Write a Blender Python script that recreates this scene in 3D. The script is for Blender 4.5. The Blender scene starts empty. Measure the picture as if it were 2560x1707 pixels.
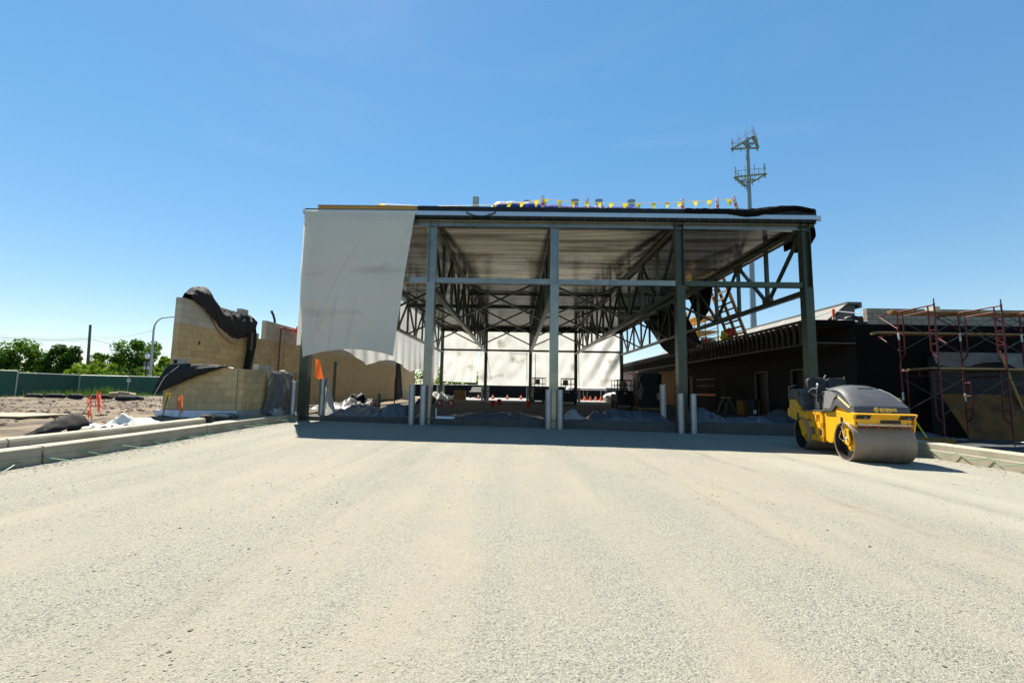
import bpy, math, random
from mathutils import Vector, Matrix, noise
random.seed(7)
R_ = math.radians
scene = bpy.context.scene
col = scene.collection

# ------------------------------------------------------------------ camera, sky, sun, exposure
CAM = Vector((0, 0, 1.3))
PITCH, ROLL, YAW, FPX = 0.10576, 0.01680, -0.01312, 1137.8      # focal length in 2560-wide pixels
_cy, _sy, _cp, _sp = math.cos(YAW), math.sin(YAW), math.cos(PITCH), math.sin(PITCH)
FW = Vector((_sy*_cp, _cy*_cp, _sp)); _R0 = Vector((_cy, -_sy, 0)); _U0 = _R0.cross(FW)
RT = _R0*math.cos(ROLL) + _U0*math.sin(ROLL); UP = -_R0*math.sin(ROLL) + _U0*math.cos(ROLL)
cd = bpy.data.cameras.new('camera'); cd.sensor_width = 36; cd.sensor_fit = 'HORIZONTAL'
cd.lens = 36*FPX/2560; cd.clip_start = 0.05; cd.clip_end = 3000
co = bpy.data.objects.new('camera', cd); col.objects.link(co)
co.matrix_world = Matrix(((RT.x, UP.x, -FW.x, CAM.x), (RT.y, UP.y, -FW.y, CAM.y), (RT.z, UP.z, -FW.z, CAM.z), (0, 0, 0, 1)))
scene.camera = co

SUN = Vector((-0.27, 0.50, 0.82)).normalized()
EL = math.asin(SUN.z); AZ = math.atan2(SUN.x, SUN.y)
wd = bpy.data.worlds.new('World'); scene.world = wd; wd.use_nodes = True
wn = wd.node_tree.nodes; wl = wd.node_tree.links; wn.clear()
sky = wn.new('ShaderNodeTexSky'); sky.sky_type = 'NISHITA'; sky.sun_disc = False
sky.sun_elevation = EL; sky.sun_rotation = AZ; sky.air_density = 1.0; sky.dust_density = 0.05; sky.ozone_density = 1.2; sky.altitude = 200
tc = wn.new('ShaderNodeTexCoord'); mp = wn.new('ShaderNodeMapping'); mp.inputs['Scale'].default_value = (1.2, 1.2, 5)
nz = wn.new('ShaderNodeTexNoise'); nz.inputs['Scale'].default_value = 1.6; nz.inputs['Detail'].default_value = 9; nz.inputs['Roughness'].default_value = .62
nz.inputs['Distortion'].default_value = .6
rp = wn.new('ShaderNodeValToRGB'); rp.color_ramp.elements[0].position = .56; rp.color_ramp.elements[1].position = .86
rp.color_ramp.elements[1].color = (.05, .05, .05, 1)
mx = wn.new('ShaderNodeMix'); mx.data_type = 'RGBA'; mx.inputs['B'].default_value = (8.5, 9.2, 10, 1)
bg = wn.new('ShaderNodeBackground'); bg.inputs['Strength'].default_value = 0.058
wo = wn.new('ShaderNodeOutputWorld')
wl.new(tc.outputs['Generated'], mp.inputs['Vector']); wl.new(mp.outputs['Vector'], nz.inputs['Vector'])
wl.new(nz.outputs['Fac'], rp.inputs['Fac']); wl.new(rp.outputs['Color'], mx.inputs['Factor'])
hs = wn.new('ShaderNodeHueSaturation'); hs.inputs['Hue'].default_value = .497; hs.inputs['Saturation'].default_value = 1.74; hs.inputs['Value'].default_value = 2.2
gm = wn.new('ShaderNodeGamma'); gm.inputs['Gamma'].default_value = .57
wl.new(sky.outputs['Color'], gm.inputs['Color']); wl.new(gm.outputs['Color'], hs.inputs['Color']); wl.new(hs.outputs['Color'], mx.inputs['A']); wl.new(mx.outputs['Result'], bg.inputs['Color']); wl.new(bg.outputs['Background'], wo.inputs['Surface'])
sd = bpy.data.lights.new('sun', 'SUN'); sd.energy = 5.0; sd.angle = R_(.53); sd.color = (1, .94, .83)
so = bpy.data.objects.new('sun', sd); col.objects.link(so); so.location = (-20, 40, 60)
so.rotation_euler = (-SUN).to_track_quat('-Z', 'Y').to_euler()
vs = scene.view_settings; vs.view_transform = 'Standard'; vs.look = 'None'; vs.gamma = 1; vs.exposure = 1.3; vs.use_curve_mapping = False

# ------------------------------------------------------------------ helpers
def at(px, py, Y=None, X=None, Z=None):
    """point of the place seen at a photograph pixel, on the plane Y, X or Z = const"""
    d = FW + RT*((px-1280)/FPX) - UP*((py-853.5)/FPX)
    if Y is not None: t = (Y-CAM.y)/d.y
    elif X is not None: t = (X-CAM.x)/d.x
    else: t = (Z-CAM.z)/d.z
    return CAM + d*t
def sstep(a, b, x):
    t = min(1, max(0, (x-a)/(b-a))); return t*t*(3-2*t)
def gz(x, y):
    """height of the gravel yard: falls a little to the right, rises to the left at the back"""
    w = 1 if x > 1.3 else sstep(7, 14, y)
    return -.0145*(max(-9, min(14, x))-1.3)*w
def nse(x, y=0., z=0., s=1.): return noise.noise(Vector((x*s, y*s, z*s)))
def link(o, parent=None):
    col.objects.link(o)
    if parent is not None: o.parent = parent
    return o
def tag(o, label=None, cat=None, group=None, kind=None):
    if label: o['label'] = label
    if cat: o['category'] = cat
    if group: o['group'] = group
    if kind: o['kind'] = kind
    return o
def thing(name, label, cat, loc=(0, 0, 0), rz=0, group=None):
    o = bpy.data.objects.new(name, None); o.empty_display_size = .2; o.location = loc; o.rotation_euler = (0, 0, rz)
    return tag(link(o), label, cat, group)
class MB:
    def __init__(s): s.v = []; s.f = []
    def add(s, vs, fs):
        b = len(s.v); s.v += [tuple(v) for v in vs]; s.f += [tuple(i+b for i in f) for f in fs]; return s
    def hexa(s, p):
        return s.add(p, [(3, 2, 1, 0), (4, 5, 6, 7), (0, 1, 5, 4), (1, 2, 6, 5), (2, 3, 7, 6), (3, 0, 4, 7)])
    def box(s, x0, y0, z0, x1, y1, z1):
        return s.hexa([(x0, y0, z0), (x1, y0, z0), (x1, y1, z0), (x0, y1, z0), (x0, y0, z1), (x1, y0, z1), (x1, y1, z1), (x0, y1, z1)])
    def beam(s, p, q, w, h, up=(0, 0, 1)):
        p, q = Vector(p), Vector(q); d = (q-p).normalized(); u = Vector(up)
        if abs(d.dot(u)) > .99: u = Vector((0, 1, 0))
        a = d.cross(u).normalized()*(w/2); b = a.cross(d).normalized()*(h/2)
        return s.hexa([p-a-b, q-a-b, q+a-b, p+a-b, p-a+b, q-a+b, q+a+b, p+a+b])
    def tube(s, pts, r, n=8):
        pts = [Vector(p) for p in pts]; rs = r if isinstance(r, (list, tuple)) else [r]*len(pts)
        d0 = (pts[1]-pts[0]).normalized(); u = Vector((0, 0, 1)) if abs(d0.z) < .9 else Vector((1, 0, 0))
        u = (u-d0*u.dot(d0)).normalized(); vs = []
        for i, p in enumerate(pts):
            a = pts[max(0, i-1)]; b = pts[min(len(pts)-1, i+1)]; d = (b-a).normalized()
            u = (u-d*u.dot(d)).normalized(); w = d.cross(u)
            vs += [p+(u*math.cos(k*2*math.pi/n)+w*math.sin(k*2*math.pi/n))*rs[i] for k in range(n)]
        fs = [(i*n+k, i*n+(k+1) % n, (i+1)*n+(k+1) % n, (i+1)*n+k) for i in range(len(pts)-1) for k in range(n)]
        fs += [tuple(range(n-1, -1, -1)), tuple(range((len(pts)-1)*n, len(pts)*n))]
        return s.add(vs, fs)
    def lathe(s, prof, n=24, c=(0, 0, 0), axis='z', close=False):
        vs = []; c = Vector(c)
        for r, h in prof:
            for k in range(n):
                a = 2*math.pi*k/n; x, y = r*math.cos(a), r*math.sin(a)
                vs.append(c+(Vector((x, y, h)) if axis == 'z' else Vector((h, x, y)) if axis == 'x' else Vector((x, h, y))))
        m = len(prof); fs = [(i*n+k, i*n+(k+1) % n, ((i+1) % m)*n+(k+1) % n, ((i+1) % m)*n+k) for i in range(m if close else m-1) for k in range(n)]
        return s.add(vs, fs)
    def prism(s, poly, fn, t0, t1):
        n = len(poly); vs = [fn(p, t0) for p in poly]+[fn(p, t1) for p in poly]
        return s.add(vs, [tuple(range(n-1, -1, -1)), tuple(range(n, 2*n))]+[(k, (k+1) % n, n+(k+1) % n, n+k) for k in range(n)])
    def grid(s, nu, nv, fn):
        vs = [fn(i/nu, j/nv) for j in range(nv+1) for i in range(nu+1)]
        return s.add(vs, [(j*(nu+1)+i, j*(nu+1)+i+1, (j+1)*(nu+1)+i+1, (j+1)*(nu+1)+i) for j in range(nv) for i in range(nu)])
    def lump(s, c, r, seed=0, n=10, m=7, amp=.25, fs=2.2):
        c = Vector(c); vs = []; q = []
        for j in range(m+1):
            th = math.pi*j/m
            for i in range(n):
                ph = 2*math.pi*i/n; d = Vector((math.sin(th)*math.cos(ph), math.sin(th)*math.sin(ph), math.cos(th)))
                k = 1+amp*noise.noise(d*fs+Vector((seed*7.3, seed*1.7, 0)))*2
                vs.append(c+Vector((d.x*r[0], d.y*r[1], d.z*r[2]))*k)
        for j in range(m):
            for i in range(n): q.append((j*n+i, (j+1)*n+i, (j+1)*n+(i+1) % n, j*n+(i+1) % n))
        return s.add(vs, q)
    def mesh(s, name, mat, smooth=None):
        me = bpy.data.meshes.new(name); me.from_pydata(s.v, [], s.f)
        if mat is not None: me.materials.append(mat)
        if smooth is not None:
            me.polygons.foreach_set('use_smooth', [True]*len(me.polygons))
            if smooth < 180: me.set_sharp_from_angle(angle=R_(smooth))
        me.update(); return me
    def build(s, name, mat, parent=None, smooth=None, bevel=0, fix=False):
        me = s.mesh(name, mat, smooth); o = link(bpy.data.objects.new(name, me), parent)
        if bevel:
            b = o.modifiers.new('bevel', 'BEVEL'); b.width = bevel; b.segments = 2; b.limit_method = 'ANGLE'; b.angle_limit = R_(35)
        return o
def inst(name, me, parent=None, loc=(0, 0, 0), rz=0, scale=None):
    o = bpy.data.objects.new(name, me); o.location = loc; o.rotation_euler = (0, 0, rz)
    if scale: o.scale = scale
    return link(o, parent)
def copy_tree(o, parent=None):
    c = o.copy(); col.objects.link(c); c.parent = parent
    for ch in o.children: copy_tree(ch, c)
    return c

# ------------------------------------------------------------------ materials
def mat(name, c, rough=.7, metal=0., var=.12, scale=4., bump=0., bscale=60., c2=None, f2=1.2, lo=.45, hi=.62, rnd=0., trans=0., stretch=None, spec=.5, coat=0.):
    m = bpy.data.materials.new(name); m.use_nodes = True; n = m.node_tree.nodes; l = m.node_tree.links
    b = n['Principled BSDF']; b.inputs['Roughness'].default_value = rough; b.inputs['Metallic'].default_value = metal
    b.inputs['Specular IOR Level'].default_value = spec; b.inputs['Coat Weight'].default_value = coat
    t = n.new('ShaderNodeTexCoord'); vec = t.outputs['Object']
    if stretch:
        mpp = n.new('ShaderNodeMapping'); mpp.inputs['Scale'].default_value = stretch; l.new(vec, mpp.inputs['Vector']); vec = mpp.outputs['Vector']
    if rnd:
        oi = n.new('ShaderNodeObjectInfo'); ad = n.new('ShaderNodeVectorMath'); ad.operation = 'ADD'
        cm = n.new('ShaderNodeCombineXYZ'); ml = n.new('ShaderNodeMath'); ml.operation = 'MULTIPLY'; ml.inputs[1].default_value = 50
        l.new(oi.outputs['Random'], ml.inputs[0]); l.new(ml.outputs[0], cm.inputs[0]); l.new(ml.outputs[0], cm.inputs[2])
        l.new(vec, ad.inputs[0]); l.new(cm.outputs[0], ad.inputs[1]); vec = ad.outputs[0]
    ns = n.new('ShaderNodeTexNoise'); ns.inputs['Scale'].default_value = scale; ns.inputs['Detail'].default_value = 8; ns.inputs['Roughness'].default_value = .65
    l.new(vec, ns.inputs['Vector'])
    cr = n.new('ShaderNodeValToRGB'); e = cr.color_ramp.elements
    e[0].position = .25; e[1].position = .75
    e[0].color = tuple(x*(1-var) for x in c)+(1,); e[1].color = tuple(min(1, x*(1+var)) for x in c)+(1,)
    l.new(ns.outputs['Fac'], cr.inputs['Fac']); out = cr.outputs['Color']
    if c2:
        n2 = n.new('ShaderNodeTexNoise'); n2.inputs['Scale'].default_value = f2; n2.inputs['Detail'].default_value = 6; l.new(vec, n2.inputs['Vector'])
        r2 = n.new('ShaderNodeMapRange'); r2.inputs['From Min'].default_value = lo; r2.inputs['From Max'].default_value = hi
        l.new(n2.outputs['Fac'], r2.inputs['Value']); mm = n.new('ShaderNodeMix'); mm.data_type = 'RGBA'
        l.new(r2.outputs['Result'], mm.inputs['Factor']); l.new(out, mm.inputs['A']); mm.inputs['B'].default_value = tuple(c2)+(1,); out = mm.outputs['Result']
    if rnd:
        h = n.new('ShaderNodeHueSaturation'); mr = n.new('ShaderNodeMapRange'); mr.inputs['To Min'].default_value = 1-rnd; mr.inputs['To Max'].default_value = 1+rnd
        l.new(oi.outputs['Random'], mr.inputs['Value']); l.new(mr.outputs['Result'], h.inputs['Value']); l.new(out, h.inputs['Color']); out = h.outputs['Color']
    l.new(out, b.inputs['Base Color'])
    if bump:
        nb = n.new('ShaderNodeTexNoise'); nb.inputs['Scale'].default_value = bscale; nb.inputs['Detail'].default_value = 5; l.new(vec, nb.inputs['Vector'])
        bp = n.new('ShaderNodeBump'); bp.inputs['Strength'].default_value = min(1, bump); bp.inputs['Distance'].default_value = .02*max(1, bump)
        l.new(nb.outputs['Fac'], bp.inputs['Height']); l.new(bp.outputs['Normal'], b.inputs['Normal'])
    if trans:
        tr = n.new('ShaderNodeBsdfTranslucent'); l.new(out, tr.inputs['Color']); ms = n.new('ShaderNodeMixShader'); ms.inputs[0].default_value = trans
        o = n['Material Output']; l.new(b.outputs[0], ms.inputs[1]); l.new(tr.outputs[0], ms.inputs[2]); l.new(ms.outputs[0], o.inputs['Surface'])
    return m
def gravel_material(name, stone, dust, darkc):
    m = bpy.data.materials.new(name); m.use_nodes = True; n = m.node_tree.nodes; l = m.node_tree.links
    b = n['Principled BSDF']; b.inputs['Roughness'].default_value = .92; b.inputs['Specular IOR Level'].default_value = .2
    t = n.new('ShaderNodeTexCoord'); P = t.outputs['Object']
    def mapped(sc, loc=(0, 0, 0)):
        q = n.new('ShaderNodeMapping'); q.inputs['Scale'].default_value = sc; q.inputs['Location'].default_value = loc; l.new(P, q.inputs['Vector']); return q.outputs['Vector']
    def noi(vec, s, d=6, r=.6):
        q = n.new('ShaderNodeTexNoise'); q.inputs['Scale'].default_value = s; q.inputs['Detail'].default_value = d; q.inputs['Roughness'].default_value = r
        l.new(vec, q.inputs['Vector']); return q.outputs['Fac']
    def rng(v, a, b_, c=0., d=1.):
        q = n.new('ShaderNodeMapRange'); q.inputs[1].default_value = a; q.inputs[2].default_value = b_; q.inputs[3].default_value = c; q.inputs[4].default_value = d
        l.new(v, q.inputs[0]); return q.outputs[0]
    def op(o, a, b_):
        q = n.new('ShaderNodeMath'); q.operation = o; q.use_clamp = False
        for i, x in enumerate((a, b_)):
            if isinstance(x, (int, float)): q.inputs[i].default_value = x
            else: l.new(x, q.inputs[i])
        return q.outputs[0]
    def mix(f, a, b_, bt='MIX'):
        q = n.new('ShaderNodeMix'); q.data_type = 'RGBA'; q.blend_type = bt
        for i, x in (('Factor', f), ('A', a), ('B', b_)):
            if isinstance(x, (int, float)): q.inputs[i].default_value = x
            elif isinstance(x, tuple): q.inputs[i].default_value = x+(1,)
            else: l.new(x, q.inputs[i])
        return q.outputs['Result']
    dn = n.new('ShaderNodeTexNoise'); dn.inputs['Scale'].default_value = 60; dn.inputs['Detail'].default_value = 3; l.new(P, dn.inputs['Vector'])
    ds = n.new('ShaderNodeVectorMath'); ds.operation = 'SCALE'; ds.inputs['Scale'].default_value = .014; l.new(dn.outputs['Color'], ds.inputs[0])
    dv = n.new('ShaderNodeVectorMath'); dv.operation = 'ADD'; l.new(P, dv.inputs[0]); l.new(ds.outputs[0], dv.inputs[1])
    def vor(s, feat='F1'):
        q = n.new('ShaderNodeTexVoronoi'); q.feature = feat; q.inputs['Scale'].default_value = s; l.new(dv.outputs[0], q.inputs['Vector']); return q
    lanes = rng(noi(mapped((1.0, .085, 1)), 1.3, 5, .55), .40, .60)              # wheel lanes run along the yard
    patch = rng(noi(P, .5, 6, .6), .36, .64)
    dustf = op('MULTIPLY', rng(op('ADD', op('MULTIPLY', lanes, .55), op('MULTIPLY', patch, .45)), .25, .85), .74)
    v1 = vor(115); v2 = vor(46)
    sep = n.new('ShaderNodeSeparateColor'); l.new(v1.outputs['Color'], sep.inputs[0])
    stonec = mix(sep.outputs[0], tuple(x*.70 for x in stone), tuple(min(1, x*1.24) for x in stone))
    stonec = mix(rng(sep.outputs[1], .88, .98), stonec, darkc)
    dustc = mix(noi(P, 9, 8, .7), tuple(x*.86 for x in dust), tuple(min(1, x*1.12) for x in dust))
    base = mix(dustf, stonec, dustc)
    base = mix(op('MULTIPLY', rng(noi(mapped((1, .35, 1), (3, 7, 0)), 14, 7, .75), .62, .74), .28), base, darkc)
    base = mix(op('MULTIPLY', rng(noi(mapped((.9, .06, 1), (11, 2, 0)), 1.7, 6, .6), .58, .72), .26), base, tuple(x*.62 for x in dust))
    sx = n.new('ShaderNodeSeparateXYZ'); l.new(P, sx.inputs[0])
    wob = op('MULTIPLY', op('SUBTRACT', noi(mapped((.25, .35, 1)), 1.0, 7, .7), .5), 1.1)
    white = op('MULTIPLY', rng(op('ADD', sx.outputs[0], op('MULTIPLY', wob, 1.5)), 4.2, 5.4), .5)          # freshly spread pale stone on the right
    base = mix(white, base, tuple(min(1, x*1.13) for x in stone))
    rut = 0.
    for xc, wd_ in ((4.05, .20), (5.85, .16), (-1.9, .18), (2.4, .14), (-5.1, .2)):                       # loosened wheel ruts
        dd = op('ABSOLUTE', op('SUBTRACT', op('ADD', sx.outputs[0], op('MULTIPLY', wob, .35)), xc), 0.)
        rut = op('MAXIMUM', rut, rng(dd, 0., wd_, 1. if xc > 3 else .55, 0.))
    rut = op('MULTIPLY', op('MULTIPLY', rut, rng(noi(mapped((3, .5, 1)), 1.6, 4), .44, .66)), rng(noi(P, 7, 6, .75), .36, .58))
    base = mix(op('MULTIPLY', rut, op('MULTIPLY', rng(noi(P, 45, 5, .7), .35, .65), .55)), base, darkc)
    l.new(base, b.inputs['Base Color'])
    sep2 = n.new('ShaderNodeSeparateColor'); l.new(v2.outputs['Color'], sep2.inputs[0])
    h = op('ADD', op('MULTIPLY', v1.outputs['Distance'], -.55), op('MULTIPLY', noi(P, 170, 5, .7), .75))
    h = op('ADD', h, op('MULTIPLY', sep.outputs[2], .38)); h = op('ADD', h, op('MULTIPLY', rng(sep2.outputs[0], .72, .80), op('MULTIPLY', op('SUBTRACT', .8, v2.outputs['Distance']), .8)))
    h = op('MULTIPLY', h, rng(dustf, 0, 1, 1., .30))
    h = op('MULTIPLY', h, op('ADD', 1., op('MULTIPLY', rut, 1.5)))
    bp = n.new('ShaderNodeBump'); bp.inputs['Strength'].default_value = .8; bp.inputs['Distance'].default_value = .011
    l.new(h, bp.inputs['Height']); l.new(bp.outputs['Normal'], b.inputs['Normal'])
    return m
M = {}
M['gravel'] = gravel_material('gravel', (.268, .255, .208), (.258, .233, .176), (.10, .095, .078))
M['dirt'] = mat('dirt', (.150, .112, .066), .95, var=.5, scale=1.3, bump=2, bscale=7, c2=(.06, .038, .022), f2=.75, lo=.44, hi=.58)
M['clod'] = mat('clod', (.105, .075, .045), .95, var=.4, scale=6, bump=1, bscale=20)
M['terrain'] = mat('terrain', (.07, .10, .03), .95, var=.3, scale=.3)
M['pavement'] = mat('pavement', (.25, .245, .22), .9, var=.1, scale=1.5, bump=.3)
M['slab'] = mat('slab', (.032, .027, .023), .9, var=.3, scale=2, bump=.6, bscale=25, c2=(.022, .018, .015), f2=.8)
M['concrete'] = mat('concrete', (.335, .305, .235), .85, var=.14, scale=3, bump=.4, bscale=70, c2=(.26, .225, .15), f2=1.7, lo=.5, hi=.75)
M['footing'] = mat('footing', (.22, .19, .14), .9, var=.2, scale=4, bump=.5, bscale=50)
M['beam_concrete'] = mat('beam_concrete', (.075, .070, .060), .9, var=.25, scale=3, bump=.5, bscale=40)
M['stone'] = mat('stone', (.26, .248, .205), .95, var=.3, scale=14)
M['stone_dark'] = mat('stone_dark', (.09, .085, .075), .95, var=.3, scale=14)
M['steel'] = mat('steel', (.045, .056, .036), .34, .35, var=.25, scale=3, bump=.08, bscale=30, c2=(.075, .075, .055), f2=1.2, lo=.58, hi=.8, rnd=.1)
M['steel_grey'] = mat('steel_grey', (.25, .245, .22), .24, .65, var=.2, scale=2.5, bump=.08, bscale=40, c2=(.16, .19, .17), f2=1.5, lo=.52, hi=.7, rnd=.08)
M['fascia'] = mat('fascia', (.42, .50, .58), .35, .5, var=.06, scale=2)
M['deck'] = mat('deck', (.27, .255, .225), .15, 1., var=.25, scale=1.2, bump=.10, bscale=3, stretch=(.22, 3, 1), c2=(.11, .10, .08), f2=.7)
M['galv'] = mat('galv', (.38, .40, .40), .42, .75, var=.28, scale=9, bump=.12, bscale=35, c2=(.32, .34, .35), f2=6)
M['membrane'] = mat('membrane', (.010, .012, .013), .5, spec=.3, var=.3, scale=4, bump=.6, bscale=14)
M['black_sheet'] = mat('black_sheet', (.005, .0048, .0045), .75, spec=.10, var=.4, scale=3, bump=.8, bscale=6, c2=(.012, .010, .008), f2=2, lo=.6, hi=.8)
M['black_fabric'] = mat('black_fabric', (.018, .018, .018), .75, spec=.25, var=.3, scale=8, bump=.5, bscale=200)
M['tarp'] = mat('tarp', (.78, .745, .68), .55, var=.05, scale=.9, bump=.35, bscale=2.2, trans=.35, c2=(.56, .53, .44), f2=1.0, lo=.60, hi=.78, stretch=(.35, 1, 1.6))
M['tarp_back'] = mat('tarp_back', (.64, .625, .575), .6, var=.07, scale=1.2, bump=.4, bscale=3, trans=.6, c2=(.30, .26, .19), f2=.6, lo=.60, hi=.74)
M['poly'] = mat('poly', (.50, .49, .46), .35, var=.12, scale=5, bump=.8, bscale=9, trans=.35)
M['poly_grey'] = mat('poly_grey', (.20, .20, .19), .35, var=.15, scale=5, bump=.7, bscale=7, trans=.35)
M['white_cloth'] = mat('white_cloth', (.50, .49, .45), .7, var=.08, scale=5, bump=.6, bscale=9)
M['blue_tarp'] = mat('blue_tarp', (.012, .03, .26), .5, var=.25, scale=4, bump=.6, bscale=10, c2=(.6, .62, .68), f2=4, lo=.64, hi=.7)
M['blue_grey_poly'] = mat('blue_grey_poly', (.095, .108, .122), .32, var=.3, scale=5, bump=1.5, bscale=9, trans=.15)
M['cmu_grey'] = mat('cmu_grey', (.42, .38, .305), .95, var=.1, scale=9, bump=.4, bscale=120, rnd=.09)
M['cmu_tan'] = mat('cmu_tan', (.46, .345, .178), .8, var=.13, scale=7, bump=.35, bscale=120, rnd=.10, c2=(.38, .28, .135), f2=2.5, lo=.5, hi=.7)
M['cmu_base'] = mat('cmu_base', (.30, .295, .28), .95, var=.12, scale=8, bump=.4, bscale=120, rnd=.08)
M['mortar_tan'] = mat('mortar_tan', (.31, .23, .12), .95, var=.1, scale=10, bump=.3)
M['mortar_grey'] = mat('mortar_grey', (.12, .11, .09), .95, var=.1, scale=10, bump=.3)
M['cmu_pale'] = mat('cmu_pale', (.26, .235, .19), .95, var=.12, scale=9, bump=.4, bscale=120, rnd=.1)
M['shaded_soil'] = mat('shaded_soil', (.045, .047, .050), .9, var=.4, scale=3, bump=1, bscale=9)  # soil beyond the right kerb, its shade put into the near-black bluish colour
M['board_grey'] = mat('board_grey', (.028, .027, .026), .9, var=.15)
M['cmu_dark'] = mat('cmu_dark', (.018, .0145, .011), .95, var=.2, scale=6, bump=.4, bscale=90, rnd=.12)
M['bitumen'] = mat('bitumen', (.0055, .005, .0045), .8, spec=.08, var=.3, scale=5, bump=.5, bscale=30)
M['foam'] = mat('foam', (.66, .70, .76), .75, var=.05, scale=4)
M['blue_print'] = mat('blue_print', (.05, .12, .35), .8, var=.1)
M['wood'] = mat('wood', (.46, .25, .06), .75, var=.22, scale=3, bump=.3, bscale=25, stretch=(.4, 5, 5), rnd=.12)
M['wood_dark'] = mat('wood_dark', (.30, .18, .08), .8, var=.3, scale=4, bump=.3, bscale=25, rnd=.1)
M['plank'] = mat('plank', (.28, .195, .09), .85, var=.25, scale=3, bump=.3, bscale=20, stretch=(.3, 4, 4), rnd=.1)
M['ladder'] = mat('ladder', (.50, .25, .10), .7, var=.15, scale=4)
M['plywood'] = mat('plywood', (.15, .065, .004), .8, var=.2, scale=2, c2=(.065, .03, .003), f2=1.5)
M['yellow'] = mat('yellow', (.80, .41, .010), .38, var=.04, scale=3, c2=(.52, .27, .02), f2=2.6, lo=.6, hi=.85, bump=.03, bscale=30, coat=.3)
M['plastic_dark'] = mat('plastic_dark', (.055, .056, .058), .48, var=.1, scale=9, bump=.05, bscale=150, c2=(.11, .105, .095), f2=2.5, lo=.55, hi=.8)
M['plastic_grey'] = mat('plastic_grey', (.17, .17, .165), .55, var=.1, scale=9)
M['drum'] = mat('drum', (.265, .20, .148), .6, .2, var=.07, scale=5, bump=.12, bscale=40, c2=(.235, .178, .132), f2=3, stretch=(3, .5, .5))
M['rubber'] = mat('rubber', (.018, .018, .018), .7, var=.2)
M['black'] = mat('black', (.012, .012, .012), .6, var=.2)
M['chrome'] = mat('chrome', (.7, .7, .68), .25, .9, var=.1)
M['red'] = mat('red', (.55, .03, .02), .5, var=.1)
M['letter'] = mat('letter', (.85, .58, .10), .5, var=.02)
M['pale_letter'] = mat('pale_letter', (.85, .80, .55), .5, var=.02)
M['scaffold'] = mat('scaffold', (.085, .005, .010), .45, .2, var=.2, scale=6, c2=(.14, .07, .065), f2=9, lo=.66, hi=.72)
M['scaffold_yellow'] = mat('scaffold_yellow', (.72, .42, .02), .5, .1, var=.12)
M['brace'] = mat('brace', (.06, .06, .058), .45, .6, var=.2)
M['orange'] = mat('orange', (.85, .12, .03), .55, var=.08)
M['white'] = mat('white', (.62, .62, .60), .6, var=.05)
M['flag'] = mat('flag', (.90, .72, .03), .55, var=.06, trans=.3)
M['orange_cloth'] = mat('orange_cloth', (.80, .15, .03), .6, var=.12, scale=3, bump=.4, bscale=8, trans=.3)
M['mesh_green'] = mat('mesh_green', (.012, .055, .042), .75, var=.22, scale=1.2, bump=.5, bscale=2.5, trans=.12, rnd=.1)
M['mesh_black'] = mat('mesh_black', (.008, .009, .009), .85, spec=.15, var=.25, scale=1.2, bump=.4, bscale=3)
M['post'] = mat('post', (.36, .37, .36), .5, .6, var=.15)
M['pole_wood'] = mat('pole_wood', (.14, .105, .08), .9, var=.25, scale=2, stretch=(6, 6, .4))
M['lamp_steel'] = mat('lamp_steel', (.42, .43, .43), .5, .5, var=.08)
M['tower_steel'] = mat('tower_steel', (.20, .245, .29), .5, .4, var=.08)
M['globe'] = mat('globe', (.85, .85, .85), .3, var=.02)
M['bark'] = mat('bark', (.13, .10, .07), .9, var=.3, scale=8)
M['log'] = mat('log', (.38, .29, .17), .85, var=.2, scale=3, bump=.5, bscale=12, c2=(.22, .15, .08), f2=2)
M['leaf'] = mat('leaf', (.080, .160, .012), .7, spec=.15, var=.45, scale=.8, trans=.35, rnd=.2)
M['leaf_dark'] = mat('leaf_dark', (.040, .092, .008), .7, spec=.15, var=.45, scale=.8, trans=.3, rnd=.2)
M['leaf_light'] = mat('leaf_light', (.14, .23, .012), .7, spec=.15, var=.4, scale=.8, trans=.4, rnd=.2)
M['grass'] = mat('grass', (.09, .16, .012), .7, var=.35, scale=2, trans=.3)
M['epoxy'] = mat('epoxy', (.12, .28, .15), .5, var=.12)
M['rust'] = mat('rust', (.20, .06, .025), .85, var=.25, scale=20)
M['roof_grey'] = mat('roof_grey', (.115, .112, .10), .7, var=.08, scale=2, rnd=.05)
M['grey_panel'] = mat('grey_panel', (.13, .115, .095), .8, var=.1)
M['stud_pale'] = mat('stud_pale', (.14, .12, .085), .7)
M['stud'] = mat('stud', (.055, .045, .032), .6, .3, var=.25, rnd=.2)
M['machine'] = mat('machine', (.010, .010, .011), .65, .1, var=.4, scale=5)
M['tan_panel'] = mat('tan_panel', (.30, .235, .15), .8, var=.1)
M['pink_block'] = mat('pink_block', (.32, .21, .17), .9, var=.08)
M['car_paint'] = mat('car_paint', (.008, .008, .009), .6, spec=.15)
M['wrap'] = mat('wrap', (.008, .008, .009), .55, spec=.25, var=.4, scale=4, bump=1, bscale=7)
M['amber'] = mat('amber', (.22, .10, .01), .8, var=.3, scale=3)
M['silver'] = mat('silver', (.14, .14, .14), .5, .3, var=.2)
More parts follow.
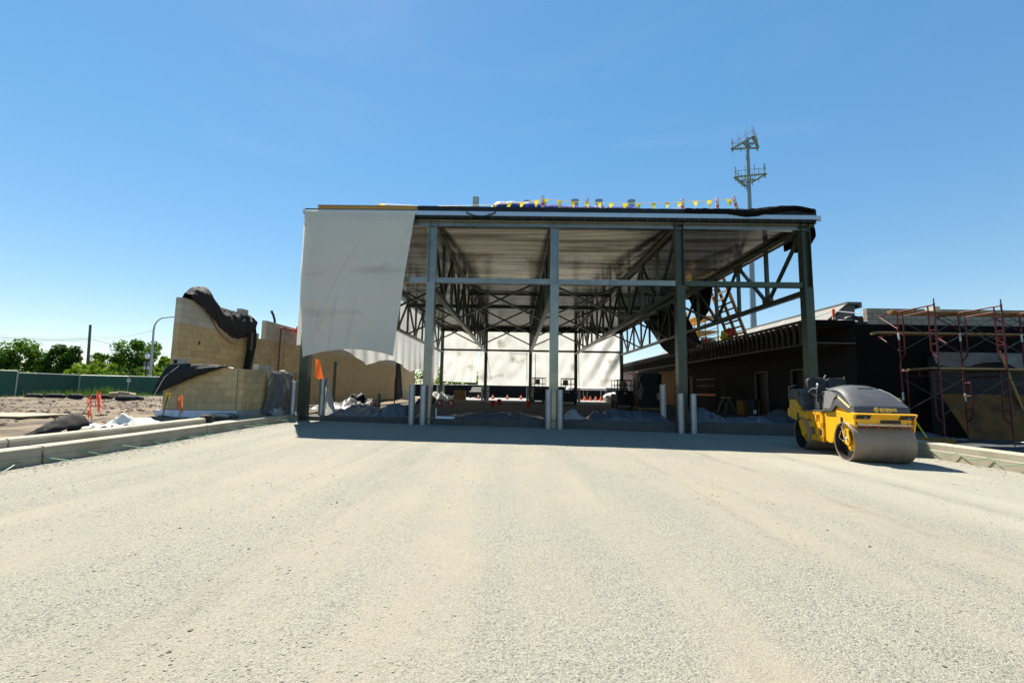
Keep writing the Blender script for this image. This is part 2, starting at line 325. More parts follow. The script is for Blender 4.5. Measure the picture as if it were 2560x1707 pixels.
#PART2
# ------------------------------------------------------------------ the setting
def st(o): return tag(o, kind='structure')
XS = [-7.5, -3.14, 1.27, 5.74, 10.24]            # column lines
YF, YB = 16.03, 45.0                             # front and back column rows
ZROOF = 7.36
def sheet(name, x0, x1, y0, y1, nx, ny, zf, m, smooth=180):
    return st(MB().grid(nx, ny, lambda u, v: (x0+(x1-x0)*u, y0+(y1-y0)*v, zf(x0+(x1-x0)*u, y0+(y1-y0)*v))).build(name, m, None, smooth))
def dirtz(x, y):
    a = sstep(-8.2, -9.4, x)
    return .30+a*(.12*nse(x, y, 0, .35)+.10*nse(x, y, 3, 1.1)+.06*nse(x, y, 5, 2.6))
sheet('terrain', -900, 900, -300, 1500, 4, 4, lambda x, y: -.45, M['terrain'])
sheet('gravel_yard', -7.8, 9.9, -9, 16.4, 90, 120, lambda x, y: gz(x, y)+.012*nse(x*1.1, y*.35, 0, 1.)+.006*nse(x, y, 4, 2.7), M['gravel'])
sheet('dirt_ground', -48, -7.9, -4, 50, 200, 230, dirtz, M['dirt'])
sheet('far_ground', -260, -47, -40, 300, 10, 10, lambda x, y: .2, M['terrain'])
sheet('back_ground', -48, 260, 75, 300, 8, 8, lambda x, y: .0, M['terrain'])
sheet('side_ground', 9.75, 60, -9, 50, 90, 90, lambda x, y: -.11+.05*nse(x, y, 0, .8)+.03*nse(x, y, 0, 2.4), M['shaded_soil'])
st(MB().box(-48, 45.9, -.3, 60, 75, .19).build('pavement', M['pavement']))
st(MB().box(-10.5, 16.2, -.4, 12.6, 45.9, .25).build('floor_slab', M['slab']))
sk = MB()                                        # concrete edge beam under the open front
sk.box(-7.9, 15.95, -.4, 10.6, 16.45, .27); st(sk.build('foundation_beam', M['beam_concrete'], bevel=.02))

# kerbs: cast lengths with open joints
def kerb(name, xa, dirn, joints, upper):
    k = bpy.data.objects.new(name, None); st(link(k))
    for i in range(len(joints)-1):
        y0, y1 = joints[i]+.02, joints[i+1]-.02
        b = MB(); prof = [(0, -.3), (0, .125), (.012, .135), (.012, .265), (.03, .28), (.36, .285), (.36, -.3)]
        fn = lambda p, t: (xa+dirn*p[0]+.006*nse(t, p[1], 2, 1.3), t, p[1]+gz(xa, t)*.5)
        n = max(2, int((y1-y0)/.5))
        for j in range(n): b.prism(prof, fn, y0+(y1-y0)*j/n, y0+(y1-y0)*(j+1)/n)
        b.build('kerb_segment', M['concrete'], k)
    for (y0, y1) in upper:
        b = MB(); prof = [(.30, .1), (.30, .37), (.318, .405), (.35, .42), (.50, .42), (.50, .1)]
        fn = lambda p, t: (xa+dirn*p[0], t, p[1]+gz(xa, t)*.5)
        n = max(2, int((y1-y0)/.5))
        for j in range(n): b.prism(prof, fn, y0+(y1-y0)*j/n, y0+(y1-y0)*(j+1)/n)
        b.build('kerb_cap', M['concrete'], k)
    return k
kerb('kerb_left', -7.55, -1, [1.5, 4.4, 7.33, 11.2, 15.95], [(1.5, 3.9), (3.93, 7.06), (7.09, 11.55)])
kerb('kerb_right', 9.72, 1, [-3, 1.0, 5.0, 8.9, 12.6, 15.6], [(-3, 9.2)])

# ------------------------------------------------------------------ steel frame of the open hall
hall = thing('steel_frame_hall', 'open steel frame hall with deep roof trusses and half covered by tarps', 'building', (1.3, YF, 0))
def hp(mb, name, m, parent=None, **k):
    o = mb.build(name, m, parent or hall, **k)
    if parent is None: o.matrix_parent_inverse = Matrix.Translation((-1.3, -YF, 0))
    return o
def ibeam_col(x, y, z0, z1, w=.30, d=.30, plate=None):
    b = MB()
    b.box(x-w/2, y-d/2, z0, x-w/2+.025, y+d/2, z1); b.box(x+w/2-.025, y-d/2, z0, x+w/2, y+d/2, z1)
    b.box(x-w/2+.025, y-.012, z0, x+w/2-.025, y+.012, z1)
    if plate: b.box(x-w/2+.001, y-d/2-.012, z0, x+w/2-.001, y-d/2, plate)
    return b
for i, x in enumerate(XS):
    for y, fr in ((YF, 1), (YB, 0)):
        zb = gz(x, y)-.1 if fr else .25
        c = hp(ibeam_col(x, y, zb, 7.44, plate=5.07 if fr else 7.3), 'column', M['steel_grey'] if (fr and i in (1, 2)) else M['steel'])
        bp = MB().box(x-.22, y-.22, .255, x+.22, y+.22, .285); hp(bp, 'base_plate', M['steel'], c)
        if fr:                                                # bolt holes and gusset at the top
            g = MB().box(x-.012, y+.15, 6.75, x+.012, y+.62, 7.2); hp(g, 'gusset', M['steel'], c)
for i in range(4):
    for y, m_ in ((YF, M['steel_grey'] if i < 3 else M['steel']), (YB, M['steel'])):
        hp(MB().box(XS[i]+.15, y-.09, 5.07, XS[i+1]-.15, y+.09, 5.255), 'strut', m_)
for y, z0, z1 in ((YF, 7.16, 7.36), (YB, 7.0, 7.36)):
    b = MB(); x0, x1 = XS[0]-.3, XS[-1]+.12
    b.box(x0, y-.10, z1-.02, x1, y+.10, z1-.002); b.box(x0, y-.10, z0, x1, y+.10, z0+.02); b.box(x0, y-.008, z0+.02, x1, y+.008, z1-.02)
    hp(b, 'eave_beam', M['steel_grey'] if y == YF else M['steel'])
# trusses
NP = 12; YS = [YF+.12+(YB-YF-.24)*k/NP for k in range(NP+1)]
ZT, ZB = 7.24, 4.92
for i, x in enumerate(XS):
    t = hp(MB().beam((x, YS[0]+.05, ZT), (x, YS[-1]-.05, ZT), .2, .2), 'truss', M['steel'])
    hp(MB().beam((x, YS[0]+.05, ZB), (x, YS[-1]-.05, ZB), .2, .17), 'bottom_chord', M['steel'], t)
    for k in range(1, NP):
        hp(MB().beam((x, YS[k], ZB+.085), (x, YS[k], ZT-.1), .13, .13, up=(1, 0, 0)), 'web_vertical', M['steel'], t)
        zz, w = (ZB, 1) if k % 2 else (ZT, -1)
        hp(MB().box(x-.075, YS[k]-.28, min(zz+w*.085, zz+w*.34), x+.075, YS[k]+.28, max(zz+w*.085, zz+w*.34)), 'gusset', M['steel'], t)
    for k in range(NP):
        za, zb = (ZT-.12, ZB+.12) if k % 2 == 0 else (ZB+.12, ZT-.12)
        hp(MB().beam((x, YS[k]+.05, za), (x, YS[k+1]-.05, zb), .11, .11, up=(1, 0, 0)), 'web_diagonal', M['steel'], t)
for k in (3, 6, 9):
    for i in range(4):
        a, b = XS[i]+.1, XS[i+1]-.1; y = YS[k]
        for dy, z0, z1 in ((0, ZB+.05, ZT-.25), (.09, ZT-.25, ZB+.05)):
            hp(MB().beam((a, y+dy, z0), (b, y+dy, z1), .10, .10), 'cross_brace', M['steel'])
        if k == 6: continue
hp(MB().box(XS[0]+.1, 30.2, 6.72, XS[-1]-.1, 30.5, 6.98), 'ridge_beam', M['steel'])
pp = MB(); pp.tube([(-3.0, 27.2, 7.05), (5.6, 27.2, 7.05)], .055)
for hx in (-2.2, -.7, .1, 1.0, 2.4, 3.9): pp.tube([(hx, 27.2, 7.05), (hx, 27.2, 7.4)], .012, 5)
hp(pp, 'sprinkler_pipe', M['black'], smooth=40)
# roof deck: trapezoid ribs running across
dk = MB(); x0, x1 = XS[0]-.32, XS[-1]+.37; y = YF-.22; prof = []; p = .1525
while y < YB+.3:
    prof += [(y, 0), (y+.055, 0), (y+.068, .04), (y+p-.014, .04)]; y += p
prof += [(prof[-1][0]+.02, .04)]
n = len(prof)
dk.add([(xx, q[0], ZROOF+q[1]) for xx in (x0, x1) for q in prof], [(k, k+1, n+k+1, n+k) for k in range(n-1)])
hp(dk, 'roof_deck', M['deck'])
hp(MB().box(x0+.02, YF-.2, ZROOF+.05, x1-.02, YB+.25, 7.72), 'roof_insulation', M['membrane'])
# the membrane on the roof, lapped up at its front edge
eg = MB(); eg.grid(150, 3, lambda u, v: (-3.72+u*14.3, YF-.236-.012*nse(u*70, v*3), 7.642+v*(.205+.012*nse(u*90, 2)+.01*nse(u*19, 5))))
hp(eg, 'membrane_edge', M['membrane'], smooth=60)
mb = MB()
mb.grid(90, 8, lambda u, v: (-3.75+u*14.2, YF-.22+v*.9, 7.72+(.16+.02*nse(u*60, v*4)+(.16*sstep(.80, .93, u)*(1-sstep(.965, 1, u)) if 1 else 0))*math.sin(min(1, v*1.25)*math.pi*.5+.02)+.012*nse(u*130, v*9)))
hp(mb, 'roof_membrane', M['membrane'], smooth=60)
rm = MB()                                                # rolled and sagging membrane over the right end
rm.grid(70, 14, lambda u, v: (5.9+u*4.55, YF-.27-.10*math.sin(v*math.pi)*(.4+sstep(.2, .6, u))+.02*nse(u*30, v*6), 7.86+.14*sstep(.45, .8, u)*(1-.75*sstep(.86, 1, u))-v*(.17+.17*math.sin(sstep(.08, .95, u)*math.pi))+.025*nse(u*22, v*5)))
hp(rm, 'loose_membrane', M['black_sheet'], smooth=60)
hp(MB().box(-7.82, YF-.30, 7.49, 10.50, YF-.225, 7.64), 'fascia', M['fascia'])
fr = MB(); fr.hexa([(10.50, YF-.30, 7.50), (10.72, YF-.27, 7.46), (10.72, YF-.16, 7.46), (10.50, YF-.225, 7.50), (10.50, YF-.30, 7.64), (10.72, YF-.27, 7.635), (10.72, YF-.16, 7.635), (10.50, YF-.225, 7.64)])
hp(fr, 'fascia_end', M['fascia'])
te = MB(); xx = -3.6
while xx < 10.4: te.box(xx, YF-.24, 7.405, xx+.03, YF-.08, 7.49); xx += .37
tag(hp(te, 'closure_strips', M['steel']), kind='stuff')
te = MB(); yy = 17.0
while yy < 44: te.box(10.34, yy, 7.40, 10.75, yy+.05, 7.44); yy += .61
te.box(10.70, 16.2, 7.37, 10.76, 44, 7.46); hp(te, 'eave_outrigger', M['steel_grey'])
fl = MB(); fl.box(10.34, YF-.1, 7.1, 10.36, YB, 7.36); hp(fl, 'edge_angle', M['steel_grey'])
# timber upstand on the left of the roof
tb = thing('timber_upstand', 'long brown timber upstand along roof edge above the big white tarp', 'timber', (-5.3, YF-.1, 7.65))
b = MB(); b.box(-7.32, YF-.2, 7.72, -3.72, YF-.12, 7.82)
o = b.build('plank', M['wood'], tb); o.matrix_parent_inverse = Matrix.Translation((5.3, -YF+.1, -7.65))
b = MB(); b.box(-7.36, YF-.24, 7.64, -3.66, YF+.2, 7.72); b.box(-7.34, YF-.22, 7.82, -3.74, YF+.2, 7.855)
o = b.build('cap_board', M['wood_dark'], tb); o.matrix_parent_inverse = Matrix.Translation((5.3, -YF+.1, -7.65))

# ------------------------------------------------------------------ tarps
def cloth(name, label, m, nu, nv, fn, cat='tarp', group=None, smooth=180, parent=None):
    o = MB().grid(nu, nv, fn).build(name, m, parent, smooth); return tag(o, label, cat, group) if parent is None else o
def front_tarp(u, v):
    zt = 7.60; zb = 2.30+.26*math.sin(min(1, u*1.02)*math.pi)**.8+.10*u
    x0 = -7.72+.30*v*v*.9+.03*nse(v*6, 2); x1 = -3.74-.58*v
    x = x0+(x1-x0)*u; z = zt+(zb-zt)*v
    dg = sum(.07*math.exp(-(((u-a0)-(1-v)*b0)/w0)**2)*sstep(c0_, c0_+.15, v)*(1-sstep(d0_-.15, d0_, v)) for a0, b0, w0, c0_, d0_ in ((.06, .62, .022, .10, .98), (.72, .30, .02, .0, .40), (.30, .22, .03, .55, 1.05), (.5, .25, .03, .6, 1.05), (.12, .3, .025, .6, 1.05)))
    fold = dg+.05*math.sin((u*1.6+v*.9)*5)*v*(1-v*.3)+.10*nse(u*2.2+v*1.3, v*2.0, 1)*math.sin(math.pi*min(1, v+.12))+.03*nse(u*9+v*6, v*4, 4)*v+.02*math.exp(-((v-.62-.03*math.sin(u*4))/.02)**2)
    return (x, YF-.335-abs(fold)-.10*math.sin(v*math.pi), z)
cloth('tarp', 'big white tarp hung flat over the front left bay', M['tarp'], 110, 110, front_tarp)
def side_tarp(u, v):
    y = 15.69+u*29.2; zb = 2.45+.55*abs(math.sin(u*math.pi*3.1+.5))-.45*sstep(.55, 1, u)
    z = 7.365+(zb-7.365)*v; k = sstep(.03, .3, u)
    d = .14*math.sin(u*95+2*math.sin(v*3))*(.25+v*.5)+.25*math.sin(u*math.pi*3.1+.5)*math.sin(v*math.pi)
    return (XS[0]-.19-k*(.12*v+.5*d*v)-.02*v-abs(.04*nse(u*40, v*3)), y, z)
cloth('tarp', 'long sunlit tarp hanging in scallops along the left row of columns', M['tarp_back'], 220, 24, side_tarp)
def back_sheet(label, x0, x1, xb0, xb1, zb0, zb1, seed, dr=0.):
    def fn(u, v):
        z = 7.3+((zb0+(zb1-zb0)*u)-7.3)*v; a = x0+(xb0-x0)*v; b = x1+(xb1-x1)*v
        w = .07*nse(u*7+seed, v*5, seed)+.10*nse(u*2+seed, v*1.5, seed)+.04*math.sin(u*22+3*v+seed)*nse(u*3, v*2, seed+9)+dr*.22*math.sin((u*1.25-(1-v)*.9)*13)*max(0, math.sin(v*math.pi*.9))*u
        return (a+(b-a)*u, YB+.30+seed*.012+w, z)
    cloth('tarp', label, M['tarp_back'], 50, 50, fn, group=None)
back_sheet('stained white tarp on back wall nearest the block wall, short hem', XS[0]-.1, -3.75, XS[0]-.1, -4.1, 2.05, 1.95, 1)
back_sheet('white tarp on back wall with a straight lower hem and dark smears', -3.62, 1.2, -3.9, 1.2, 1.72, 1.72, 2)
back_sheet('white tarp on back wall behind the two lifting machines', 1.25, 5.7, 1.28, 5.75, 1.72, 1.68, 3)
back_sheet('white tarp on back wall pulled into long slanting folds', 5.76, 10.1, 5.8, 10.2, 1.68, 1.66, 4, 1.)
ss = MB()
for (xa, za, xb, zb) in ((-3.2, 7.0, -3.15, 5.4), (-2.6, 6.5, -2.1, 6.4), (-1.9, 5.6, -1.4, 5.0), (-.9, 4.9, 1.0, 4.85), (.9, 5.2, .95, 2.2), (-3.05, 4.8, -2.6, 2.2), (1.75, 4.9, 1.8, 1.9), (6.05, 5.0, 6.1, 1.8)):
    ss.beam((xa, YB+.2, za), (xb, YB+.2, zb), .05, .03)
hp(ss, 'girt_rod', M['steel'])
# black membrane sheets hanging over the right side of the hall
def pw(pts, t):
    for (a, za), (b, zb) in zip(pts, pts[1:]):
        if t <= b: return za+(zb-za)*max(0, (t-a)/(b-a))
    return pts[-1][1]
def hang(label, top, hem, bulge, seed):
    y0, y1 = hem[0][0], hem[-1][0]
    def fn(u, v):
        y = y0+(y1-y0)*u; zt = pw(top, y); z = zt+(min(pw(hem, y), zt-.02)-zt)*v
        return (10.50+bulge*math.sin(v*math.pi*.5)*math.sin(u*math.pi)*.6+.10*nse(u*5+seed, v*4, seed)+.03, y+.12*nse(v*3, seed)*v, z)
    cloth('roofing_sheet', label, M['black_sheet'], 60, 40, fn, cat='sheet')
hang('black roofing sheet draped from hall roof down to the low roof', [(26.2, 4.2), (29, 6.7), (29.6, 7.42), (38.3, 7.42)], [(26.2, 4.10), (32.8, 4.0), (34, 4.5), (35.3, 5.3), (36.8, 6.4), (38.3, 7.35)], .7, 3)
hang('short black roofing sheet hanging beside the wooden ladder', [(24.3, 7.42), (28.7, 7.42)], [(24.3, 7.35), (25.2, 5.95), (25.9, 5.7), (27.1, 5.42), (27.5, 6.0), (28.0, 7.05), (28.7, 7.2)], .4, 8)
def endroll(u, v):
    a = u*math.pi*1.5-1.0; r = .22+.10*math.sin(v*math.pi)+.03*nse(u*6, v*5)
    return (10.62+.10*math.sin(v*3)+r*math.cos(a)*.75, YF+.15+v*1.5, 7.18-.12*v+r*math.sin(a)*1.3)
cloth('membrane_roll', 'crumpled brown and black membrane roll hanging off roof corner', M['black_sheet'], 24, 14, endroll, cat='roll')

# loose cables under the fascia
cb = MB()
def sag(p, q, d, n=12): return [Vector(p).lerp(Vector(q), k/n)-Vector((0, 0, d*4*(k/n)*(1-k/n))) for k in range(n+1)]
cb.tube(sag(at(1165, 530, Y=15.68), at(1240, 530, Y=15.68), .16), .022, 6); tag(cb.build('cable', M['black'], None, 60), 'thick black cable loop slung over the blue fascia', 'cable')
cb = MB(); cb.tube([at(1136, 568, Y=15.72), at(1136, 540, Y=15.72), at(1152, 556, Y=15.72), at(1188, 567, Y=15.72), at(1217, 545, Y=15.72), at(1224, 534, Y=15.72)], .010, 5)
tag(cb.build('cable', M['black'], None, 60), 'thin black wire hanging in a bow below the blue fascia', 'cable')

# ------------------------------------------------------------------ bollards
def bollard(label, group, x, y, z0, h, r=.108):
    t = thing('bollard', label, 'bollard', (x, y, z0), 0, group)
    return t
bme = MB().lathe([(.108, -.3), (.108, 1.33), (.1, 1.338), (.094, 1.33), (.094, 1.1)], 24).mesh('pipe', M['galv'], 40)
bcap = MB().lathe([(.0001, 1.28), (.094, 1.285)], 24).mesh('concrete_fill', M['footing'])
spots = [(-7.72, 15.72, 'galvanised pipe bollard in front of the column under the white tarp'), (-7.16, 16.75, 'galvanised pipe bollard behind the column under the white tarp')]
for i, l_ in ((1, 'galvanised pipe bollard at the front column nearest the white tarp'), (2, 'galvanised pipe bollard at the middle front column'), (3, 'galvanised pipe bollard at the front column before the low building')):
    dx = {1: (-.47, -.08), 2: (-.20, .20), 3: (-.17, .26)}[i]
    for q, sd_ in zip(dx, ('on the block wall side', 'on the roller side')): spots.append((XS[i]+q, 15.70, l_+' '+sd_))
spots.append((XS[3]-.38, 16.9, 'galvanised pipe bollard standing on the slab behind the fourth front column'))
for i in range(5):
    for q, sd_ in ((-.28, 'left'), (.28, 'right')): spots.append((XS[i]+q, YB-.35, 'galvanised pipe bollard at the %s back column counted from the block wall' % ('first', 'second', 'third', 'fourth', 'fifth')[i]))
for x, y, l_ in spots:
    zb = gz(x, y) if y < 16 else .25
    t = thing('bollard', l_, 'bollard', (x, y, zb), 0, 'pipe bollards at the columns')
    inst('pipe', bme, t); inst('concrete_fill', bcap, t)

# ------------------------------------------------------------------ things on the roof
ZR = 7.74
def delineator(px, py, Y, label, tilt=0):
    p = at(px, py, Y=Y); h = p.z-ZR
    t = thing('delineator_post', label, 'safety post', (p.x, Y, ZR), 0, 'orange safety posts on the roof edge'); t.rotation_euler = (0, R_(tilt), 0)
    if tilt: t.location.x -= math.sin(R_(tilt))*h
    b = MB(); b.lathe([(.17, 0), (.17, .04), (.06, .06), (.055, h-.16), (.03, h-.15)], 12); b.build('post', M['orange'], t, 40)
    b = MB(); b.tube([(-.03, 0, h-.16), (-.045, 0, h-.08), (-.03, 0, h-.01), (0, 0, h), (.03, 0, h-.01), (.045, 0, h-.08), (.03, 0, h-.16)], .014, 6); b.build('handle', M['red'], t, 60)
    for z0 in (h-.50, h-.29): MB().lathe([(.0605, z0), (.0605, z0+.10)], 12).build('reflective_band', M['white'], t, 40)
for a in ((944, 509, 16.9, 'orange safety post almost hidden behind the timber upstand'), (1357, 489, 16.5, 'orange safety post by the blue tarps at the pennant peak'), (1468, 495, 16.9, 'orange safety post between the vents on blue tarp'),
          (1706, 497, 16.6, 'orange safety post behind the middle of the pennant line'), (1793, 495, 16.6, 'upright orange safety post next to the leaning one'), (1833, 489, 16.5, 'leaning orange safety post at the end of the pennant line')):
    delineator(*a, tilt=-14 if a[0] == 1833 else 0)
pl = thing('pennant_line', 'line of yellow pennant flags strung along the roof edge', 'flags', at(1357, 500, Y=16.45))
pts = [(940, 512), (955, 510), (1060, 516), (1140, 515), (1230, 512), (1300, 507), (1345, 500), (1362, 498), (1440, 505), (1540, 509), (1640, 508), (1700, 506), (1793, 500), (1833, 498), (1842, 497)]
b = MB(); b.tube([at(x, y, Y=16.42) for x, y in pts], .009, 4); o = b.build('rope', M['flag'], pl); o.matrix_parent_inverse = Matrix.Translation(-pl.location)
def rope_y(x):
    for (a, ya), (c, yc) in zip(pts, pts[1:]):
        if a <= x <= c: return ya+(yc-ya)*(x-a)/(c-a)
    return pts[-1][1]
for k, x in enumerate((957, 1075, 1145, 1238, 1274, 1306, 1341, 1366, 1398, 1432, 1465, 1497, 1529, 1564, 1598, 1633, 1667, 1700, 1738, 1774, 1824)):
    p = at(x, rope_y(x), Y=16.42); w = .19; h = .27; j = random.uniform(-.09, .09); dz = random.uniform(-.05, .05)
    b = MB(); b.grid(3, 4, lambda u, v: (p.x+(u-.5)*w*(1-v*.92)*(.8+.2*math.cos(j*9))+j*v, p.y+.05*math.sin(u*3+k)*v+.03*math.sin(v*4+k), p.z-v*(h+dz)))
    o = b.build('pennant', M['flag'], pl, 180); o.matrix_parent_inverse = Matrix.Translation(-pl.location)
def vent(px, py, Y, r, label, wide=0):
    p = at(px, py, Y=Y); t = thing('roof_vent', label, 'vent', (p.x, Y, ZR), 0, 'vent pipes on the roof'); h = p.z-ZR
    b = MB(); b.lathe([(r, 0), (r, h-.05), (r*(1.06+wide), h-.03), (r*(1.06+wide), h), (r*.9, h+.01), (r*.9, h-.1)], 20); b.build('pipe', M['galv'], t, 40)
    b = MB(); b.lathe([(r*2.1, 0), (r*1.9, .05), (r*1.05, .10)], 16); b.build('flashing', M['membrane'], t, 40)
vent(1190, 494, 17.4, .125, 'tall grey vent pipe standing clear of the blue tarps')
for x, y in ((1318, 504), (1437, 501), (1497, 501), (1578, 502)): vent(x, y, 18.2, .14, 'low grey vent pipe rising out of the blue tarps', .1)
def bundle(name, label, m, x0, x1, Y, hfun, d, cat, seed, z0=ZR):
    def fn(u, v):
        x = x0+(x1-x0)*u; a = v*math.pi; h = hfun(u)
        return (x+.05*nse(u*9, v*4, seed), Y-math.cos(a)*d/2+.05*nse(u*12, v*3, seed+3), z0-.01+h*math.sin(a)**.7+.045*nse(u*16+seed, v*5, seed)*math.sin(a))
    return cloth(name, label, m, 70, 12, fn, cat=cat)
xa, xb = at(1215, 510, Y=17.6).x, at(1612, 510, Y=17.6).x
bundle('tarp', 'crumpled blue tarps heaped along the roof behind the pennants', M['blue_tarp'], xa, xb, 17.8, lambda u: 1.10+.05*math.sin(u*9)-.17*sstep(.3, 1, u)-.5*sstep(.97, 1, u)-.35*(1-sstep(0, .08, u)), 1.0, 'tarp', 4)
bundle('roofing_heap', 'grey and black roofing scraps beside the tall vent pipe', M['roof_grey'], at(1170, 510, Y=17.2).x, at(1330, 510, Y=17.2).x, 17.3, lambda u: .58+.12*math.sin(u*14), .5, 'roofing', 9)
#PART3
def wp(mb, name, m, t, **k):
    """part given in world coordinates under thing t"""
    o = mb.build(name, m, t, **k); o.matrix_parent_inverse = t.matrix_basis.inverted(); return o
def wi(name, me, t, loc, rz=0):
    o = inst(name, me, t, loc, rz); o.matrix_parent_inverse = t.matrix_basis.inverted(); return o
# ------------------------------------------------------------------ block walls on the left
BL, BH, BT = .4064, .2032, .194
GAP = [.010]
def block_mesh(l, h=BH, m=None):
    b = MB(); b.box(0, 0, 0, l-GAP[0], BT, h-GAP[0]); return b.mesh('block', m)
BM = {}
def bmesh_for(l, m):
    k = (round(l, 3), m.name, GAP[0])
    if k not in BM: BM[k] = block_mesh(l, BH, m)
    return BM[k]
def block_wall(t, x, y, ln, rz, z0, z1, matf, topf=None, stop=1e9, mortar=None, hole=None):
    """courses of running bond from (x, y) along rz; topf(s) gives the height, blocks past stop are joined"""
    d = Vector((math.cos(rz), math.sin(rz), 0)); nrm = Vector((-d.y, d.x, 0)); far = {}
    nc = int(round((z1-z0)/BH))
    for c in range(nc):
        z = z0+c*BH; s = 0.; first = BL if c % 2 == 0 else BL/2
        while s < ln-.02:
            l = min(first if s == 0 else BL, ln-s)
            if l < .06: break
            mid = s+l/2
            if (topf is None or z+BH*.6 <= topf(mid)) and not (hole and hole(mid, z+BH/2)):
                m = matf(mid, z)
                if s < stop:
                    jit = .0025*nse(mid*3.1, z*7.7, x)
                    p = Vector((x, y, z+.005))+d*(s+.005)+nrm*jit
                    wi('block', bmesh_for(l, m), t, p, rz)
                else:
                    b = far.setdefault(m.name, MB()); p = Vector((x, y, 0))+d*(s+.005); q = p+d*(l-.01)
                    z_0, z_1 = z+.005, z+BH-.005
                    b.hexa([(p.x, p.y, z_0), (q.x, q.y, z_0), (q.x+nrm.x*BT, q.y+nrm.y*BT, z_0), (p.x+nrm.x*BT, p.y+nrm.y*BT, z_0),
                            (p.x, p.y, z_1), (q.x, q.y, z_1), (q.x+nrm.x*BT, q.y+nrm.y*BT, z_1), (p.x+nrm.x*BT, p.y+nrm.y*BT, z_1)])
            s += l
    for k, b in far.items(): tag(wp(b, 'far_blocks', bpy.data.materials[k], t), kind='stuff')
    # recessed mortar core, built in strips that follow the top of the blocks
    b = MB(); s = 0; seg = BL/2
    while s < ln-.05:
        e = min(ln, s+seg); mid = (s+e)/2; zt = z1
        if topf is not None: zt = min(z1, z0+math.floor((topf(mid)-z0)/BH+.4)*BH)
        if not (hole and hole(mid, z0+.5)):
            zt -= .006; zb_ = z0-.02
            p = Vector((x, y, 0))+d*(s+(.006 if s == 0 else 0))+nrm*.006; q = Vector((x, y, 0))+d*(e-(.006 if e >= ln else 0))+nrm*.006; w = nrm*(BT-.012)
            b.hexa([(p.x, p.y, zb_), (q.x, q.y, zb_), (q.x+w.x, q.y+w.y, zb_), (p.x+w.x, p.y+w.y, zb_), (p.x, p.y, zt), (q.x, q.y, zt), (q.x+w.x, q.y+w.y, zt), (p.x+w.x, p.y+w.y, zt)])
        s = e
    wp(b, 'mortar', mortar or M['mortar_tan'], t)
ZA0 = 4.03-18*BH
wallA = thing('block_wall', 'long tan concrete block wall with pale unsealed top courses and a notch', 'wall', (-10.6, 14, ZA0))
topA = lambda s: 4.03 if (s < 3.85 or s > 4.85) else 3.22
slit = lambda s, z: 12.15 < s < 12.55 and .6 < z < 2.9
# the face looks at +X, so the wall runs back along +Y from the near end
mA = lambda s, z: M['cmu_grey'] if z > 3.2 else M['cmu_tan']; ZAm = ZA0+14*BH
block_wall(wallA, -10.6, 14.0, 33.0, math.pi/2, ZA0, ZAm, mA, None, stop=8.6)
block_wall(wallA, -10.6, 14.0, 3.85, math.pi/2, ZAm, 4.03, mA, None, stop=8.6)
block_wall(wallA, -10.6, 18.86, 28.14, math.pi/2, ZAm, 4.03, mA, None, stop=3.8)
wp(MB().box(-10.62, 26.16, .38, -10.585, 26.54, 2.75), 'slot_shade', M['black'], wallA)  # black box proud of the uncut wall, painting the shade inside a slit
wp(MB().beam((-10.588, 20.42, .4), (-10.588, 20.42, 4.0), .006, .012), 'control_joint', M['black'], wallA)
b = MB(); b.box(-10.596, 14.9, 2.62, -10.590, 14.97, 2.74); wp(b, 'socket_hole', M['black'], wallA)
lb = MB(); lb.box(0, 0, 0, BL, BT, BH-.01); lbm = lb.mesh('block', M['cmu_grey'])
def loose_block(label, loc, rz): return tag(inst('loose_block', lbm, None, loc, rz), label, 'block')
loose_block('single grey block standing on the tall wall beside the black sheet', (-10.6, 17.1, 4.032), R_(88))
# wall B: low front return and its side
ZB0, ZB1 = .36, .36+7*BH
wallB = thing('block_wall', 'low tan block wall with a grey base course by the kerb', 'wall', (-10.4, 13.4, ZB0))
mB = lambda s, z: M['cmu_base'] if z < ZB0+BH*.9 else M['cmu_tan']
block_wall(wallB, -10.45, 13.4, 2.36, 0, ZB0, ZB1, mB)
block_wall(wallB, -8.09+.0, 13.4+BT+.012, 3.05, math.pi/2, ZB0, ZB1, mB)
wp(MB().beam((-8.26, 13.392, .6), (-8.26, 13.392, 1.75), .006, .012), 'control_joint', M['black'], wallB)
wp(MB().box(-8.62, 13.388, .38, -8.54, 13.398, .56), 'drain_slot', M['rust'], wallB)
ft = MB(); ft.box(-10.9, 13.02, .05, -7.98, 16.9, .345); tag(ft.build('footing', M['footing'], bevel=.02), 'concrete footing strip under the low block wall', 'footing')
fo = thing('foam_board', 'white foam insulation board with blue slanted print at the low wall foot', 'insulation', (-9.3, 13.3, .35))
wp(MB().box(-10.56, 13.30, .35, -8.2, 13.385, .545), 'board', M['foam'], fo)
for k in range(9):
    xk = -10.35+k*.25
    if k == 3: continue
    pr_ = MB(); pr_.beam((xk, 13.2975, .40), (xk+.09, 13.2975, .50), .004, .012, up=(0, 1, 0)); wp(pr_, 'printed_mark', M['blue_print'], fo)
hb_ = thing('loose_block', 'hollow grey block lying at the end of the low wall', 'block', (-10.42, 13.62, ZB1+.10), R_(4))
inst('shell', lbm, hb_); MB().box(.03, -.006, .04, .13, .004, .155).build('core_shade', M['cmu_dark'], hb_)  # dark plate on the block face paints the shade of its cavity
loose_block('grey block standing on the low wall above the hanging plastic', (-8.15, 14.25, ZB1+.002), R_(86))
loose_block('second grey block set behind its twin on the low wall', (-8.15, 14.75, ZB1+.002), R_(92))
loose_block('small end block crowning the notch of the tall wall', (-10.62, 18.0, 3.22), R_(90))

